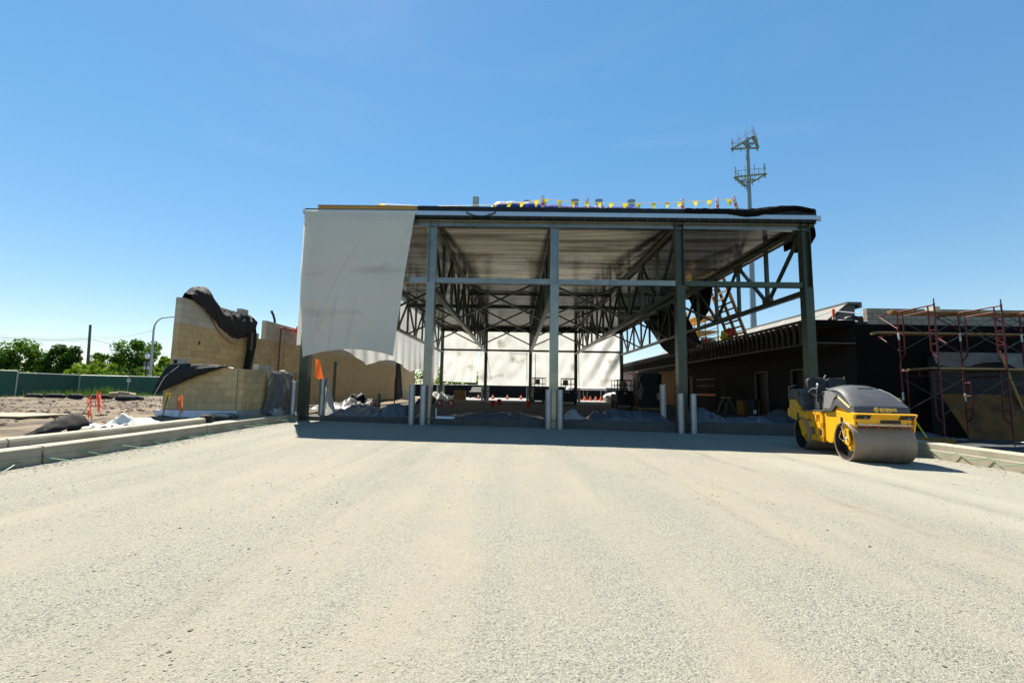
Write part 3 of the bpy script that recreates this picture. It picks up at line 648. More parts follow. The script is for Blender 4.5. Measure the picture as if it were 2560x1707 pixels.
# sheets over the walls
def wall_sheet(u, v):
    # over the tall wall: hunched up at the near end, sagging to a tail at the far end
    y = 14.25+u*3.55
    bump_ = .52*math.exp(-((u-.22)/.20)**2)+.10*nse(u*8, 1)+.06*math.sin(u*9)
    ztop = 4.06+max(.03, bump_*(1-sstep(.3, .95, u)*.85))
    if v < .35:                                     # the back half lies over the top
        a = v/.35; return (-10.88+a*.16, y, ztop-.5*(1-a)**1.5)
    a = (v-.35)/.65
    hem = 4.06-.02-1.12*sstep(.05, .75, u)+.25*sstep(.8, 1, u)-.15*math.sin(u*5)
    z = ztop+(hem-ztop)*a
    return (-10.72+.20*math.sin(min(1, a*2.5)*math.pi*.5)+.10*math.sin(a*math.pi)*(.4+u)+.05*nse(u*14, v*6, 2), y+.05*nse(v*9, u*4), z+.05*nse(u*17, v*5)+.03*nse(u*33, v*11, 3))
cloth('sheet', 'black sheet slung over the top of the tall block wall', M['black_fabric'], 90, 40, wall_sheet, cat='sheet')
def lining(u, v):
    uu = .30+u*.62; p = wall_sheet(uu, .995); return (p[0]+.012-.03*v, p[1], p[2]+.03-v*(.16*math.sin(u*math.pi)+.01))
cloth('sheet_lining', 'tan lining strip showing under the black sheet on the tall wall', M['tan_panel'], 40, 4, lining, cat='sheet')
def tail(u, v):
    z = 3.95+(1.75-3.95)*v; w = .42+.10*math.sin(v*5); yy = 17.25+.35*v*.2
    return (-10.50+.10*math.sin(u*7+v*2)+.03*nse(u*6, v*9), yy+(u)*w+.12*math.sin(v*3), z+.02*nse(u*5, v*5))
cloth('sheet', 'narrow black strip hanging down the end of the tall wall', M['black_fabric'], 20, 30, tail, cat='sheet')
def tail2(u, v):
    z = 3.4+(1.75-3.4)*v; return (-10.52+.05*math.sin(u*9), 17.72+u*.20, z)
cloth('sheet', 'grey translucent strip beside the black strip on the tall wall', M['poly_grey'], 10, 16, tail2, cat='sheet')
def low_sheet(u, v):
    # black cover draped over the left end of the low wall, corner pulled out
    x = -10.30+u*1.75; top = ZB1+.09+.02*nse(u*8, v*3)
    if v < .3: return (x, 13.60-.25*(v/.3)**1.2, top+.04*math.sin(u*4))
    a = (v-.3)/.7; drop = .86*(1-u)**1.25+.05
    return (x-.30*a*(1-u), 13.33-.10*math.sin(a*math.pi)-.12*a*(1-u)+.03*nse(u*9, a*5), top-drop*a+.02*nse(u*12, a*6))
cloth('sheet', 'dark sheet over the end of the low wall, corner pulled to the ground', M['black_fabric'], 40, 24, low_sheet, cat='sheet')
st_ = MB(); st_.tube([(-9.95, 13.27, ZB1+.06), (-10.28, 13.18, 1.5), (-10.42, 13.14, 1.15), (-10.50, 13.12, .95)], .010, 5)  # white tube painting a highlight on the pulled sheet corner
tag(st_.build('rope', M['white'], None, 60), 'pale painted highlight along the dark sheet corner', 'rope')  # named rope, but only the painted highlight; no cord lies here
sp = MB(); sp.grid(24, 5, lambda u, v: (-9.3+u*.85, 13.32+v*.16, ZB1+.02+.06*math.sin(u*math.pi)+.03*nse(u*9, v*4)))
tag(sp.build('plastic_scrap', M['poly'], None, 180), 'pale plastic scrap lying along the low wall top', 'plastic')
def drape(u, v):
    # plastic over the side of the low wall
    y = 14.5+u*1.75; z = ZB1+.03+(.42-ZB1)*v-.10*math.sin(u*math.pi)*v*(1-v)
    return (-8.05+.07*math.sin(v*2.5)+.05*math.sin(u*11+v*4)*v+.05*nse(u*6, v*5)+.03, y-.18*v*(1-u)*.6, z-.05*math.sin(u*6)*v)
cloth('plastic_sheet', 'grey clear plastic sheet draped down the side of the low wall', M['poly_grey'], 30, 26, drape, cat='plastic')
def drape_top(u, v): return (-8.33+v*.34, 14.85+u*1.4, ZB1+.045+.03*math.sin(u*9+v*3)-.10*v*v)
cloth('plastic_sheet', 'pale plastic folded over the top edge of the low wall', M['poly'], 20, 6, drape_top, cat='plastic')
b = MB(); b.lump((-7.90, 15.05, .37), (.17, .32, .20), 3, 14, 9, .3); tag(b.build('plastic_heap', M['poly'], None, 60), 'crumpled clear plastic on the kerb below the hanging sheet', 'plastic')
b = MB(); b.lump((-8.35, 13.05, .40), (.42, .14, .11), 5, 14, 9, .25); tag(b.build('plastic_heap', M['poly_grey'], None, 60), 'rolled grey plastic at the foot of the foam board', 'plastic')
b = MB(); b.tube([(-8.95, 13.0, .42), (-8.5, 12.9, .46), (-8.05, 12.72, .45)], [.05, .07, .05], 8); tag(b.build('plastic_roll', M['poly'], None, 60), 'thin white plastic roll along the foam board', 'plastic')
b = MB(); b.lump((-7.98, 11.75, .42), (.14, .26, .12), 8, 12, 8, .35); tag(b.build('rag', M['black_fabric'], None, 60), 'dark rag wrapped over the end of the kerb cap', 'rag')
# far end strip of black cloth on the long wall
def far_cloth(u, v): return (-10.52+.06*math.sin(u*9)+.10*v*math.sin(u*3), 39.6+u*(1.0+v*1.4), 3.6-v*3.2)
cloth('sheet', 'black cloth hanging near the far end of the long block wall', M['black_fabric'], 16, 12, far_cloth, cat='sheet')
# pipes on the wall
b = MB(); q0 = at(691, 985, X=-10.45); top_ = at(697, 817, X=-10.45)
b.tube([(-10.45, q0.y, 1.0), (-10.45, q0.y, top_.z-.06), (-10.45, q0.y+.05, top_.z), (-10.45, q0.y+1.1, top_.z-.0)], .035, 8)
tag(b.build('pipe', M['rust'], None, 60), 'rust brown pipe with a bent top against the tall wall', 'pipe')
b = MB(); a0 = at(687, 806, X=-10.7); b.tube([(-10.7, a0.y, 3.9), (-10.7, a0.y-.02, a0.z+.1), (-10.72, a0.y-.12, a0.z+.3), (-10.74, a0.y-.28, a0.z+.48)], .05, 8)
tag(b.build('conduit', M['black'], None, 60), 'black conduit stub curving out of the tall wall top', 'conduit')
# orange cloth at the first column
b = MB(); p0, p1, p2, p3 = at(789, 898, Y=19.2), at(800, 898, Y=19.2), at(811, 956, Y=19.2), at(786, 940, Y=19.2)
b.grid(8, 12, lambda u, v: tuple((p0.lerp(p3, v)).lerp(p1.lerp(p2, v), u)+Vector((0, .05*math.sin(u*4+v*3), 0))))
tag(b.build('orange_banner', M['orange_cloth'], None, 180), 'bright orange cloth strip hanging behind the corner column', 'cloth')
b = MB(); c_ = at(757, 827, Y=21); b.lump(c_, (.34, .34, .26), 2, 12, 8, .15); tag(b.build('orange_cover', M['orange_cloth'], None, 60), 'small orange cover peeping over the tall wall beside the tarp', 'cover')
def wrap_(u, v): return (-7.22+.20*u*(1+1.3*v)+.02*nse(v*7, u*5), 16.98+.14*math.sin(u*5+v*3)+.05*nse(u*6, v*8), 1.62-v*1.36+.05*nse(u*5, v*6))
cloth('plastic_sheet', 'crumpled clear plastic wrapped round the bollard behind the corner column', M['poly'], 14, 18, wrap_, cat='plastic')

# stakes with tape
def stake(px, py, Y, h, m, label, flagm, kind):
    p = at(px, py, Y=Y); zb = p.z-h; t = thing('marker_stake', label, 'stake', (p.x, Y, zb))
    b = MB(); b.tube([(-.14 if kind else 0, 0, 0), (0, 0, h)], .012, 6); b.build('stake', m, t, 60)
    b = MB()
    if kind: b.grid(4, 4, lambda u, v: ((u-.5)*.16*(1-.4*v), .02*math.sin(u*6), h+.03-.14*v))
    else:
        b.grid(3, 6, lambda u, v: (-.02-.10*v+u*.05, -.02-.02*math.sin(v*5), h-.36*v)); b.grid(3, 6, lambda u, v: (.0+.05*v+u*.055, -.03, h-.46*v+.02*math.sin(v*4)))
    b.build('tape', flagm, t, 180)
stake(421, 985, 12.5, .80, M['black'], 'thin black stake topped with yellow tape before the low wall', M['flag'], 1)
stake(454, 987, 12.6, .80, M['wood_dark'], 'short wooden stake with orange ribbon in front of foam board', M['orange_cloth'], 0)

# green coated bars sticking out of the kerbs
def dowel(p, q, r_, sidelabel, bend=.06):
    t = MB(); p, q, r_ = Vector(p), Vector(q), Vector(r_)
    t.tube([p, p.lerp(q, .5)+Vector((0, 0, .01)), q, q.lerp(r_, .5)-Vector((0, 0, bend*.3)), r_], .0075, 6)
    tag(t.build('rebar_dowel', M['epoxy'], None, 60), sidelabel, 'rebar', 'green bars along the kerbs')
LL = 'thin green coated bar bent out of the kerb below the dirt lot'
for px, py, qx, qy, rx, ry in ((55, 1153, 20, 1172, -6, 1184), (84, 1144, 165, 1150, 185, 1152), (192, 1128, 250, 1135, 275, 1141), (283, 1113, 335, 1117, 372, 1127), (364, 1101, 410, 1111, 440, 1096),
                               (436, 1098, 500, 1091, 520, 1086), (494, 1082, 540, 1088, 556, 1083), (545, 1072, 600, 1074, 625, 1077), (592, 1066, 640, 1065, 668, 1069), (630, 1060, 660, 1062, 690, 1068), (668, 1050, 720, 1051, 742, 1054)):
    p = at(px, py, X=-7.56); q = at(qx, qy, X=-7.45); r_ = at(rx, ry, X=-7.36)
    g = gz(-7.4, r_.y)+.012
    dowel(p, q, (r_.x, r_.y, max(g, min(r_.z, .2))), LL)
for px, py, qx, qy, rx, ry in ((2322, 1122, 2306, 1124, 2294, 1125), (2322, 1123, 2350, 1138, 2393, 1133), (2395, 1134, 2425, 1149, 2475, 1144), (2478, 1144, 2500, 1164, 2560, 1159)):
    dowel(at(px, py, X=9.70), at(qx, qy, X=9.64), at(rx, ry, X=9.69), 'thin green coated bar strung along the kerb beyond the roller')

# ------------------------------------------------------------------ dirt lot: fence, poles, trees, debris
FP = [(-44, 21.5), (-36.5, 25.6), at(41, 960, Y=30), at(197, 965, Y=35.5), at(320, 966, Y=37.5), at(425, 968, Y=38.2), (-24, 39.5), (-19, 41)]
FP = [(p[0], p[1]) for p in FP]
fc = thing('screen_fence', 'chain link fence with dark green privacy screen round the dirt lot', 'fence', (FP[2][0], FP[2][1], .2))
for k, (x, y) in enumerate(FP):
    zt = 2.02 if k < 3 else 1.90
    wp(MB().tube([(x, y, .1), (x, y, zt)], .045, 8), 'post', M['post'], fc, smooth=60)
    if k < len(FP)-1:
        x2, y2 = FP[k+1]; nd = Vector((y2-y, x-x2, 0)).normalized()
        b = MB(); b.grid(26, 10, lambda u, v: (x+(x2-x)*u+nd.x*(-.07+.05*nse(u*6+k, v*3)*math.sin(v*math.pi)), y+(y2-y)*u+nd.y*(-.07+.05*nse(u*6+k, v*3)*math.sin(v*math.pi)), .18+(1.96 if k < 2 else 1.84)*v-.18*v+.03*math.sin(u*math.pi)*(v-1)))
        wp(b, 'screen_panel', M['mesh_green'], fc, smooth=180)
        wp(MB().tube([(x, y, 2.0 if k < 2 else 1.88), (x2, y2, 2.0 if k < 2 else 1.88)], .028, 6), 'top_rail', M['post'], fc, smooth=60)
sg = at(329, 951, Y=37.3); b = MB().box(sg.x-.16, sg.y-.28, sg.z-.13, sg.x+.16, sg.y-.265, sg.z+.13); fsn = tag(b.build('fence_sign', M['white']), 'small white sign on the green screen fence', 'sign')
b = MB()
for k in range(3): b.box(sg.x-.11, sg.y-.284, sg.z+.055-k*.05, sg.x+.11-.03*k, sg.y-.2805, sg.z+.07-k*.05)
tag(b.build('printed_lines', M['plastic_grey'], fsn), kind='stuff')
up_ = thing('utility_pole', 'leaning wooden utility pole behind the green screen fence', 'pole', (at(214, 955, Y=60).x, 60, 0))
tp = at(226, 812, Y=60); bt_ = at(216, 958, Y=60); wp(MB().tube([(bt_.x-.05, 60, 0), bt_, tp], [.19, .18, .14], 10), 'shaft', M['pole_wood'], up_, smooth=60)
w1, w2 = at(222, 847, Y=60), at(222, 851, Y=60)
def wire(pts, r, label): tag(MB().tube(pts, r, 5).build('overhead_wire', M['black'], None, 60), label, 'wire')
wire(sag(at(-120, 829, Y=62), w1, .5), .030, 'heavy overhead wire running to the wooden pole')
wire(sag(at(-120, 838, Y=62), w2, .4), .016, 'thin overhead wire just under the heavy one')
wire(sag(w1+Vector((.2, 0, 0)), at(520, 893, Y=85), .6), .026, 'overhead wire descending from the wooden pole to the block wall')
wire(sag(at(-120, 822, Y=62), at(232, 842, Y=60.1), .6)+sag(at(232, 842, Y=60.1), at(384, 825, Y=45), .4)[1:], .012, 'faint overhead wire between the wooden pole and street lamp')
lp = thing('street_lamp', 'tall grey street lamp with a curved arm behind the green fence', 'street lamp', (at(374, 955, Y=45).x, 45, 0))
bx = lp.location.x
top2 = at(384, 826, Y=45); arm = [at(384, 826, Y=45), at(387, 812, Y=45), at(394, 802, Y=45), at(405, 795, Y=45), at(436, 792, Y=45), at(470, 792, Y=45)]
wp(MB().tube([(bx, 45, 0), at(376, 940, Y=45)]+arm, [.13, .12, .09, .075, .065, .06, .055, .05], 10), 'pole', M['lamp_steel'], lp, smooth=60)
hd = at(478, 792, Y=45); wp(MB().lump(hd, (.42, .16, .09), 1, 12, 6, .0), 'lamp_head', M['lamp_steel'], lp, smooth=60)
gl = thing('globe_lamp', 'old style lamp post with white globe and small banners beside street lamp', 'street lamp', (at(370, 955, Y=46).x, 46, 0))
gp = at(368.5, 891, Y=46); wp(MB().lump(gp, (.22, .22, .26), 1, 14, 10, 0), 'globe', M['globe'], gl, smooth=180)
wp(MB().lathe([(.03, .5), (.09, .30), (.03, .26)], 10, gp), 'finial', M['lamp_steel'], gl, smooth=60)
wp(MB().tube([(gp.x, 46, 0), (gp.x, 46, gp.z-.2)], [.10, .06], 8), 'post', M['black'], gl, smooth=60)
wp(MB().box(gp.x-.28, 45.98, gp.z-1.0, gp.x+.28, 46.02, gp.z-.5), 'banner', M['plastic_grey'], gl); wp(MB().box(gp.x-.28, 45.97, gp.z-1.3, gp.x+.28, 46.03, gp.z-1.02), 'banner', M['white'], gl)

def tree(label, x, y, z0, h, w, m, seed, leaves=2200, ls=.34, grp='trees behind the green fence', shape=1.0, low=.12):
    rr = random.Random(seed); t = thing('tree', label, 'tree', (x, y, z0), 0, grp)
    b = MB(); b.tube([(0, 0, -.3), (.1, 0, h*.3), (.05, .1, h*.62), (0, 0, h*.9)], [.03*h*.6, .022*h*.6, .012*h*.6, .004*h], 7)
    cl = []
    for k in range(15):
        f = low+.1+(k/14)**.85*(.86-low); ang = k*2.4+rr.random(); rad = w*.5*(1-((f-.45)/.62)**2*.75*shape)*rr.uniform(.45, 1.0)
        q = Vector((math.cos(ang)*rad, math.sin(ang)*rad, h*f)); b.tube([(0, 0, h*f*.62), q*.55+Vector((0, 0, h*f*.36)), q], [.012*h*.5, .007*h*.5, .003*h], 5); cl.append((q, w*rr.uniform(.13, .23)))
    cl.append((Vector((0, 0, h*.93)), w*.13))
    for k in range(8): cl.append((Vector((rr.gauss(0, w*.18), rr.gauss(0, w*.18), h*rr.uniform(low+.05, .75))), w*rr.uniform(.12, .22)))
    b.build('trunk', M['bark'], t, 60)
    c = MB()
    for _ in range(int(leaves*1.9)):
        q, r = rr.choice(cl); d = Vector((rr.gauss(0, 1), rr.gauss(0, 1), rr.gauss(0, .85))).normalized()*r*rr.random()**.45
        p = q+d; a = Vector((rr.gauss(0, 1), rr.gauss(0, 1), rr.gauss(0, .6))).normalized(); u = a.cross(Vector((rr.gauss(0, 1), rr.gauss(0, 1), rr.gauss(0, 1)))).normalized(); s_ = ls*rr.uniform(.5, 1.2)
        c.add([p-u*s_*.32, p+a*s_*.5, p+u*s_*.32, p-a*s_*.5], [(0, 1, 2, 3)])
    c.build('crown', m, t)
def tpx(px, Y): return at(px, 955, Y=Y).x
tree('tall loose tree with a separate tuft at its top behind the fence', tpx(40, 55), 55, .2, 5.9, 4.6, M['leaf'], 1, 2600)
tree('small pale tree beside the tall loose tree', tpx(85, 56), 56, .2, 4.9, 2.6, M['leaf'], 2, 1500)
tree('dark dense round tree between two pale bushes', tpx(148, 50), 50, .2, 5.0, 3.7, M['leaf_dark'], 3, 3600, shape=.6)
tree('slim tree showing just right of the wooden pole', tpx(243, 64), 64, .2, 5.3, 2.8, M['leaf'], 4, 1500)
tree('large broad tree with a pointed top beside the street lamp', tpx(338, 58), 58, .2, 6.4, 5.6, M['leaf'], 5, 4200)
tree('small tree half hidden behind the large pointed tree', tpx(298, 62), 62, .2, 4.7, 3.0, M['leaf_dark'], 6, 1800)
tree('tree at the far left behind the fence, leaning out of view', tpx(-12, 54), 54, .2, 4.7, 3.6, M['leaf'], 7, 1800)
tree('bright low tree between street lamp and block wall', tpx(412, 55), 55, .2, 4.3, 2.6, M['leaf_light'], 8, 1500)
k = 0
for px, Y, h, w, mm in ((5, 46, 2.2, 3.0, 'leaf_light'), (62, 45, 1.9, 2.6, 'leaf_light'), (100, 48, 2.5, 2.4, 'leaf'), (118, 49, 3.3, 1.8, 'leaf_light'), (188, 47, 2.5, 2.4, 'leaf_light'), (208, 48, 3.1, 2.4, 'leaf_light'), (250, 47, 3.2, 2.8, 'leaf_light'), (272, 46, 2.2, 2.4, 'leaf'), (308, 50, 2.7, 2.6, 'leaf_dark'), (352, 52, 2.9, 2.6, 'leaf'), (392, 50, 2.9, 2.2, 'leaf_light'), (430, 52, 3.2, 2.6, 'leaf')):
    k += 1; tree('low bright green bush behind the green screen fence', tpx(px, Y), Y, .1, h, w, M[mm], 20+k, 1500, .26, 'bushes behind the green fence', .4, -.02)
hedge = [(x, 82+3*math.sin(x*.7)) for x in range(-52, 14, 4)]
for k, (x, y) in enumerate(hedge):
    tree('green bush in the row behind the black fence beyond the hall', x, y, .0, 4.4+.9*nse(x*.9, 2)+1.0*(x < -18), 5.6, M['leaf' if k % 3 else 'leaf_light'], 60+k, 1100, .42, 'bushes beyond the hall', .4, -.02)
# grass tufts at the fence foot
rr = random.Random(3); b = MB()
def tuft(cx, cy, r, n, h):
    for _ in range(n):
        x = cx+rr.gauss(0, r); y = cy+rr.gauss(0, r*.5); a = rr.random()*6.3; z = .25; hh = h*rr.uniform(.5, 1.2); lx, ly = rr.gauss(0, .10), rr.gauss(0, .10)
        b.add([(x-.02*math.cos(a), y-.02*math.sin(a), z), (x+.02*math.cos(a), y+.02*math.sin(a), z), (x+lx, y+ly, z+hh)], [(0, 1, 2)])
for px, Y, r, n, h in ((108, 30.5, .5, 170, .5), (165, 31, .7, 200, .55), (200, 32, .7, 220, .5), (275, 33, .9, 260, .7), (262, 32.5, .4, 160, .8), (345, 34, .8, 180, .45), (240, 31, .6, 120, .4), (20, 27, .5, 60, .3), (360, 35, .8, 120, .35)): tuft(tpx(px, Y), Y, r, n, h)
tag(b.build('grass', M['grass']), 'patches of green grass at the foot of the green fence', 'grass', kind='stuff')
# silt socks
for k, (px, py, Y, ln, label) in enumerate(((82, 1010, 27.5, 1.0, 'dark silt sock below the left part of the fence'), (135, 1008, 28.2, 1.3, 'dark silt sock among grass below the fence middle'), (187, 1007, 28.5, .9, 'short dark silt sock right of the grass gap'), (250, 1005, 28.3, 1.5, 'dark silt sock behind the red netting'), (335, 1010, 27.0, 2.2, 'long dark log lying under the pale tree trunk'))):
    c = at(px, py, Y=Y); z = .42; b = MB(); n = 8
    b.tube([(c.x-ln/2+ln*j/n, Y-.25*j/n*(k == 4)*3+.05*nse(j, k), z+.03*nse(j*.8, k)) for j in range(n+1)], [.10]+[.17+.03*nse(j, k+4) for j in range(n-1)]+[.10], 9)
    tag(b.build('silt_sock', M['black_fabric'], None, 60), label, 'silt sock')
lg = thing('felled_trunk', 'pale cut tree trunk lying on the dirt before the fence', 'log', at(305, 1000, Y=27.8))
p0, p1 = at(272, 986, Y=27.6), at(338, 992, Y=28.4)
wp(MB().tube([p0, p0.lerp(p1, .35)+Vector((0, 0, .03)), p0.lerp(p1, .75), p1], [.13, .20, .24, .22], 12), 'trunk', M['log'], lg, smooth=60)
wp(MB().tube([p0.lerp(p1, .4)+Vector((0, -.1, .22)), p0.lerp(p1, .8)+Vector((0, -.12, .2)), p1+Vector((.0, -.12, .05))], [.05, .07, .03], 7), 'branch', M['log'], lg, smooth=60)
wp(MB().tube([p0.lerp(p1, .55)+Vector((0, -.2, 0)), p0.lerp(p1, .57)+Vector((0, -.30, .02))], [.06, .05], 8), 'branch_stub', M['log'], lg, smooth=60)
# branch with red netting
br = thing('cut_branch', 'thin bare branch leaning over the kerb sack', 'branch', at(185, 1056, Y=10.4))
wp(MB().tube([at(183, 1058, Y=10.5), at(198, 1044, Y=10.6), at(213, 1025, Y=10.8), at(221, 1010, Y=11), at(236, 991, Y=11.2)], [.022, .02, .016, .012, .006], 6), 'stem', M['bark'], br, smooth=60)
nt = MB(); rr = random.Random(9)
for cx, cy, wx, hy, n in ((247, 1003, 8, 28, 46), (224, 1016, 6, 26, 26)):
    for _ in range(n):
        x = cx+rr.gauss(0, wx*.45); y = cy+rr.uniform(-hy, hy*.7); nt.tube([at(x, y, Y=11.1+rr.gauss(0, .08)), at(x+rr.gauss(0, 2.5), y+rr.uniform(4, 18), Y=11.1+rr.gauss(0, .08))], .008, 4)
tag(nt.build('red_netting', M['orange'], None), 'tangle of red orange netting caught on the bare branch', 'netting')
# black sack on the kerb
def sack(u, v):
    a = v*2*math.pi; c0, c1 = Vector((-8.22, 7.55, .36)), Vector((-8.42, 8.72, .40)); p = c0.lerp(c1, u); s_ = .03+.25*sstep(0, .95, u)**.8
    return (p.x+math.cos(a)*s_*.62, p.y+.10*math.cos(a)*u, p.z+max(-.10, (1-abs((v*4 % 4)-1)*1.0 if v < .5 else -.6)*s_*1.0)+.035*nse(u*7, math.cos(a)*2, math.sin(a)*2)+s_*.25)
b = MB(); b.grid(26, 22, sack); cc = len(b.v)-23; 
fsk = tag(b.build('fabric_sack', M['black_fabric'], None, 60), 'folded grey black filter fabric sack lying on the left kerb', 'sack')
bme_ = MB(); bme_.lump((-8.43, 8.70, .50), (.13, .06, .17), 6, 14, 9, .3); bme_.build('sack_mouth', M['black_fabric'], fsk, 60)
def plastic(u, v): return (-8.25-.55*v+.1*nse(u*5, v*4), 9.0+u*1.75, .40+.10*abs(nse(u*9, v*5))+.20*math.exp(-((u-.52)/.05)**2)*math.sin(v*math.pi)+.12*math.exp(-((u-.78)/.16)**2)*math.sin(v*math.pi)+.02*math.sin(u*30)*v)
cloth('plastic_sheet', 'bright white plastic sheet crumpled on the dirt behind the kerb', M['white_cloth'], 70, 14, plastic, cat='plastic')
pb = MB(); c0 = at(35, 1036, Y=15.5); pb.box(-17.5, 11.3, .40, -12.3, 12.6, .44); tag(pb.build('plywood_board', M['tan_panel'], None), 'flat pale board lying on the dirt lot', 'board')
b = MB(); rr = random.Random(5)
for _ in range(4500):
    x = -8.6-abs(rr.gauss(0, 9)); y = rr.uniform(7, 30); r = rr.uniform(.010, .034)*(1+.03*y)
    if nse(x*.5, y*.5, 9) < -.1: continue
    if not (-40 < x): continue
    b.lump((x, y, dirtz(x, y)+r*.1), (r*1.3, r*1.1, r*.75), rr.random()*40, 6, 4, .35)
tag(b.build('dirt_clods', M['clod'], None), 'loose dark clods scattered over the dirt lot', 'clods', kind='stuff')
b = MB()
for k in range(16):
    x0 = -30+rr.random()*5; c = at(rr.uniform(-20, 110), rr.uniform(1000, 1012), Y=rr.uniform(24, 26)); b.beam(c, c+Vector((rr.uniform(.4, 1.6), rr.uniform(-.5, .5), rr.uniform(-.06, .06))), .14, .05)
tag(b.build('bark_slabs', M['log'], None), 'strewn split bark and wood slabs below the fence', 'wood scraps', kind='stuff')
#PART4
# ------------------------------------------------------------------ low building on the right
lowb = thing('low_block_building', 'low dark block building with open stud eave beside the steel hall', 'building', (12.6, 17, .1))
DO = ((23.15, 24.23), (20.2, 21.05), (32.9, 34.2))
isdoor = lambda s, z: any(48-b < s < 48-a for a, b in DO) and z < 2.42
block_wall(lowb, 12.6, 48, 30.98, -math.pi/2, .1, .1+19*BH, lambda s, z: M['cmu_dark'], None, -1, M['bitumen'], hole=isdoor)
ZF0 = .1
block_wall(lowb, 12.6, 17.0, 18.0, 0, ZF0, ZF0+19*BH, lambda s, z: M['bitumen'], None, -1, M['bitumen'])
wp(MB().box(12.62, 17.03, -.4, 30, 17.5, .095), 'footing', M['bitumen'], lowb)
GAP[0] = .024
block_wall(lowb, 13.06, 17.0, 17.0, 0, ZF0+19*BH, ZF0+22*BH, lambda s, z: M['cmu_pale'], None, 8.2, M['mortar_grey'])
GAP[0] = .010
for a, b_ in DO:
    z1 = 2.38; f = MB()
    f.box(12.54, a-.05, .26, 12.62, a+.0, z1); f.box(12.54, b_, .26, 12.62, b_+.05, z1); f.box(12.54, a-.05, z1, 12.62, b_+.05, z1+.06)
    d_ = wp(f, 'door_frame', M['stud_pale'], lowb)
    wp(MB().box(12.72, a, .26, 12.78, b_, z1), 'door_leaf', M['black'], d_)
wp(MB().box(12.6, 17.25, .1, 30, 48, .24), 'floor', M['footing'], lowb)
wp(MB().box(11.12, 17.02, 3.93, 30, 48.3, 4.06), 'roof', M['membrane'], lowb)
wp(MB().box(11.06, 17.0, 4.08, 11.13, 48.4, 4.19), 'top_track', M['stud'], lowb); wp(MB().box(11.06, 17.0, 3.20, 11.22, 48.4, 3.27), 'bottom_track', M['stud'], lowb)
wp(MB().box(11.14, 17.0, 3.90, 12.6, 17.08, 4.10), 'front_fascia', M['bitumen'], lowb)
sm = MB().box(0, 0, 0, .10, .042, .83).mesh('stud', M['stud']); jm = MB().box(0, 0, 0, 1.4, .042, .14).mesh('joist', M['stud'])
sh = MB().box(-.004, -.05, .56, .02, .092, .83).mesh('stud_plate', M['stud'])
y = 17.1
while y < 48.2:
    s_ = wi('stud', sm, lowb, (11.08, y, 3.27)); inst('stud_plate', sh, s_)
    if y < 40: wi('joist', jm, lowb, (11.2, y, 3.90))
    y += .4064
wp(MB().hexa([(11.2, 17.0, 3.22), (12.6, 17.0, 3.22), (12.6, 40, 3.22), (11.2, 40, 3.22), (11.2, 17.0, 3.25), (12.6, 17.0, 3.25), (12.6, 40, 3.25), (11.2, 40, 3.25)]), 'soffit', M['grey_panel'], lowb)
# grey monitor roof
mon = thing('roof_monitor', 'light grey sloped panel roof unit standing on the low building', 'roof unit', (14.5, 21, 4.06))
y = 21.0; e = MB(); e.prism([(13.75, 4.065), (15.30, 5.46), (15.62, 5.46), (15.55, 4.065)], lambda p, t: (p[0], t, p[1]), 21.03, 46); wp(e, 'core', M['grey_panel'], mon)
while y < 45.5:
    b = MB(); b.hexa([(13.60, y, 4.20), (13.66, y, 4.16), (15.30, y, 5.50), (15.25, y, 5.55), (13.60, y+2.40, 4.20), (13.66, y+2.40, 4.16), (15.30, y+2.40, 5.50), (15.25, y+2.40, 5.55)]); wp(b, 'roof_panel', M['roof_grey'], mon)
    wp(MB().beam((13.63, y+2.42, 4.205), (15.27, y+2.42, 5.555), .05, .03), 'seam', M['post'], mon); y += 2.44
b = MB(); b.box(15.18, 20.9, 5.48, 15.85, 46, 5.60); b.box(15.72, 20.9, 5.34, 15.85, 46, 5.48); wp(b, 'ridge_cap', M['roof_grey'], mon)
# things on its roof
p = at(2083, 771, Y=18.4); t = thing('delineator_post', 'red and white safety post on the low roof with a rope', 'safety post', (p.x, 18.4, 4.06))
h = p.z-4.06; MB().lathe([(.15, 0), (.15, .04), (.055, .06), (.05, h-.03), (.02, h)], 12).build('post', M['orange'], t, 40)
for k in range(2): MB().lathe([(.057, .14+k*.16), (.056, .22+k*.16)], 12).build('reflective_band', M['white'], t, 40)
b = MB(); b.tube([at(2020, 800, Y=20), at(2045, 790, Y=19), at(2083, 777, Y=18.4), at(2130, 782, Y=17.8), at(2172, 783, Y=17.2)], .016, 5); tag(b.build('rope', M['white'], None, 60), 'white rope strung from the safety post on the low roof', 'rope')
for k, px in enumerate((1947, 1955, 1963)):
    q = at(px, 803, X=11.5); tag(MB().lathe([(.05, 0), (.05, .08), (.012, .14), (.004, .30)], 8, (11.5, q.y, 4.06)).build('sealant_nozzle', M['black'], None, 40), 'small black pointed nozzle standing on the low roof edge', 'nozzle', 'nozzles on the low roof edge')
b = MB(); b.lump((13.0, 17.6, 4.18), (.36, .3, .17), 4, 12, 8, .3); tag(b.build('plastic_heap', M['wrap'], None, 60), 'black plastic bundle at the corner of the low roof', 'plastic')
b = MB(); b.lump((12.4, 17.25, 4.08), (.5, .12, .07), 7, 12, 8, .3); tag(b.build('plastic_heap', M['white_cloth'], None, 60), 'white plastic scrap along the low roof front edge', 'plastic')
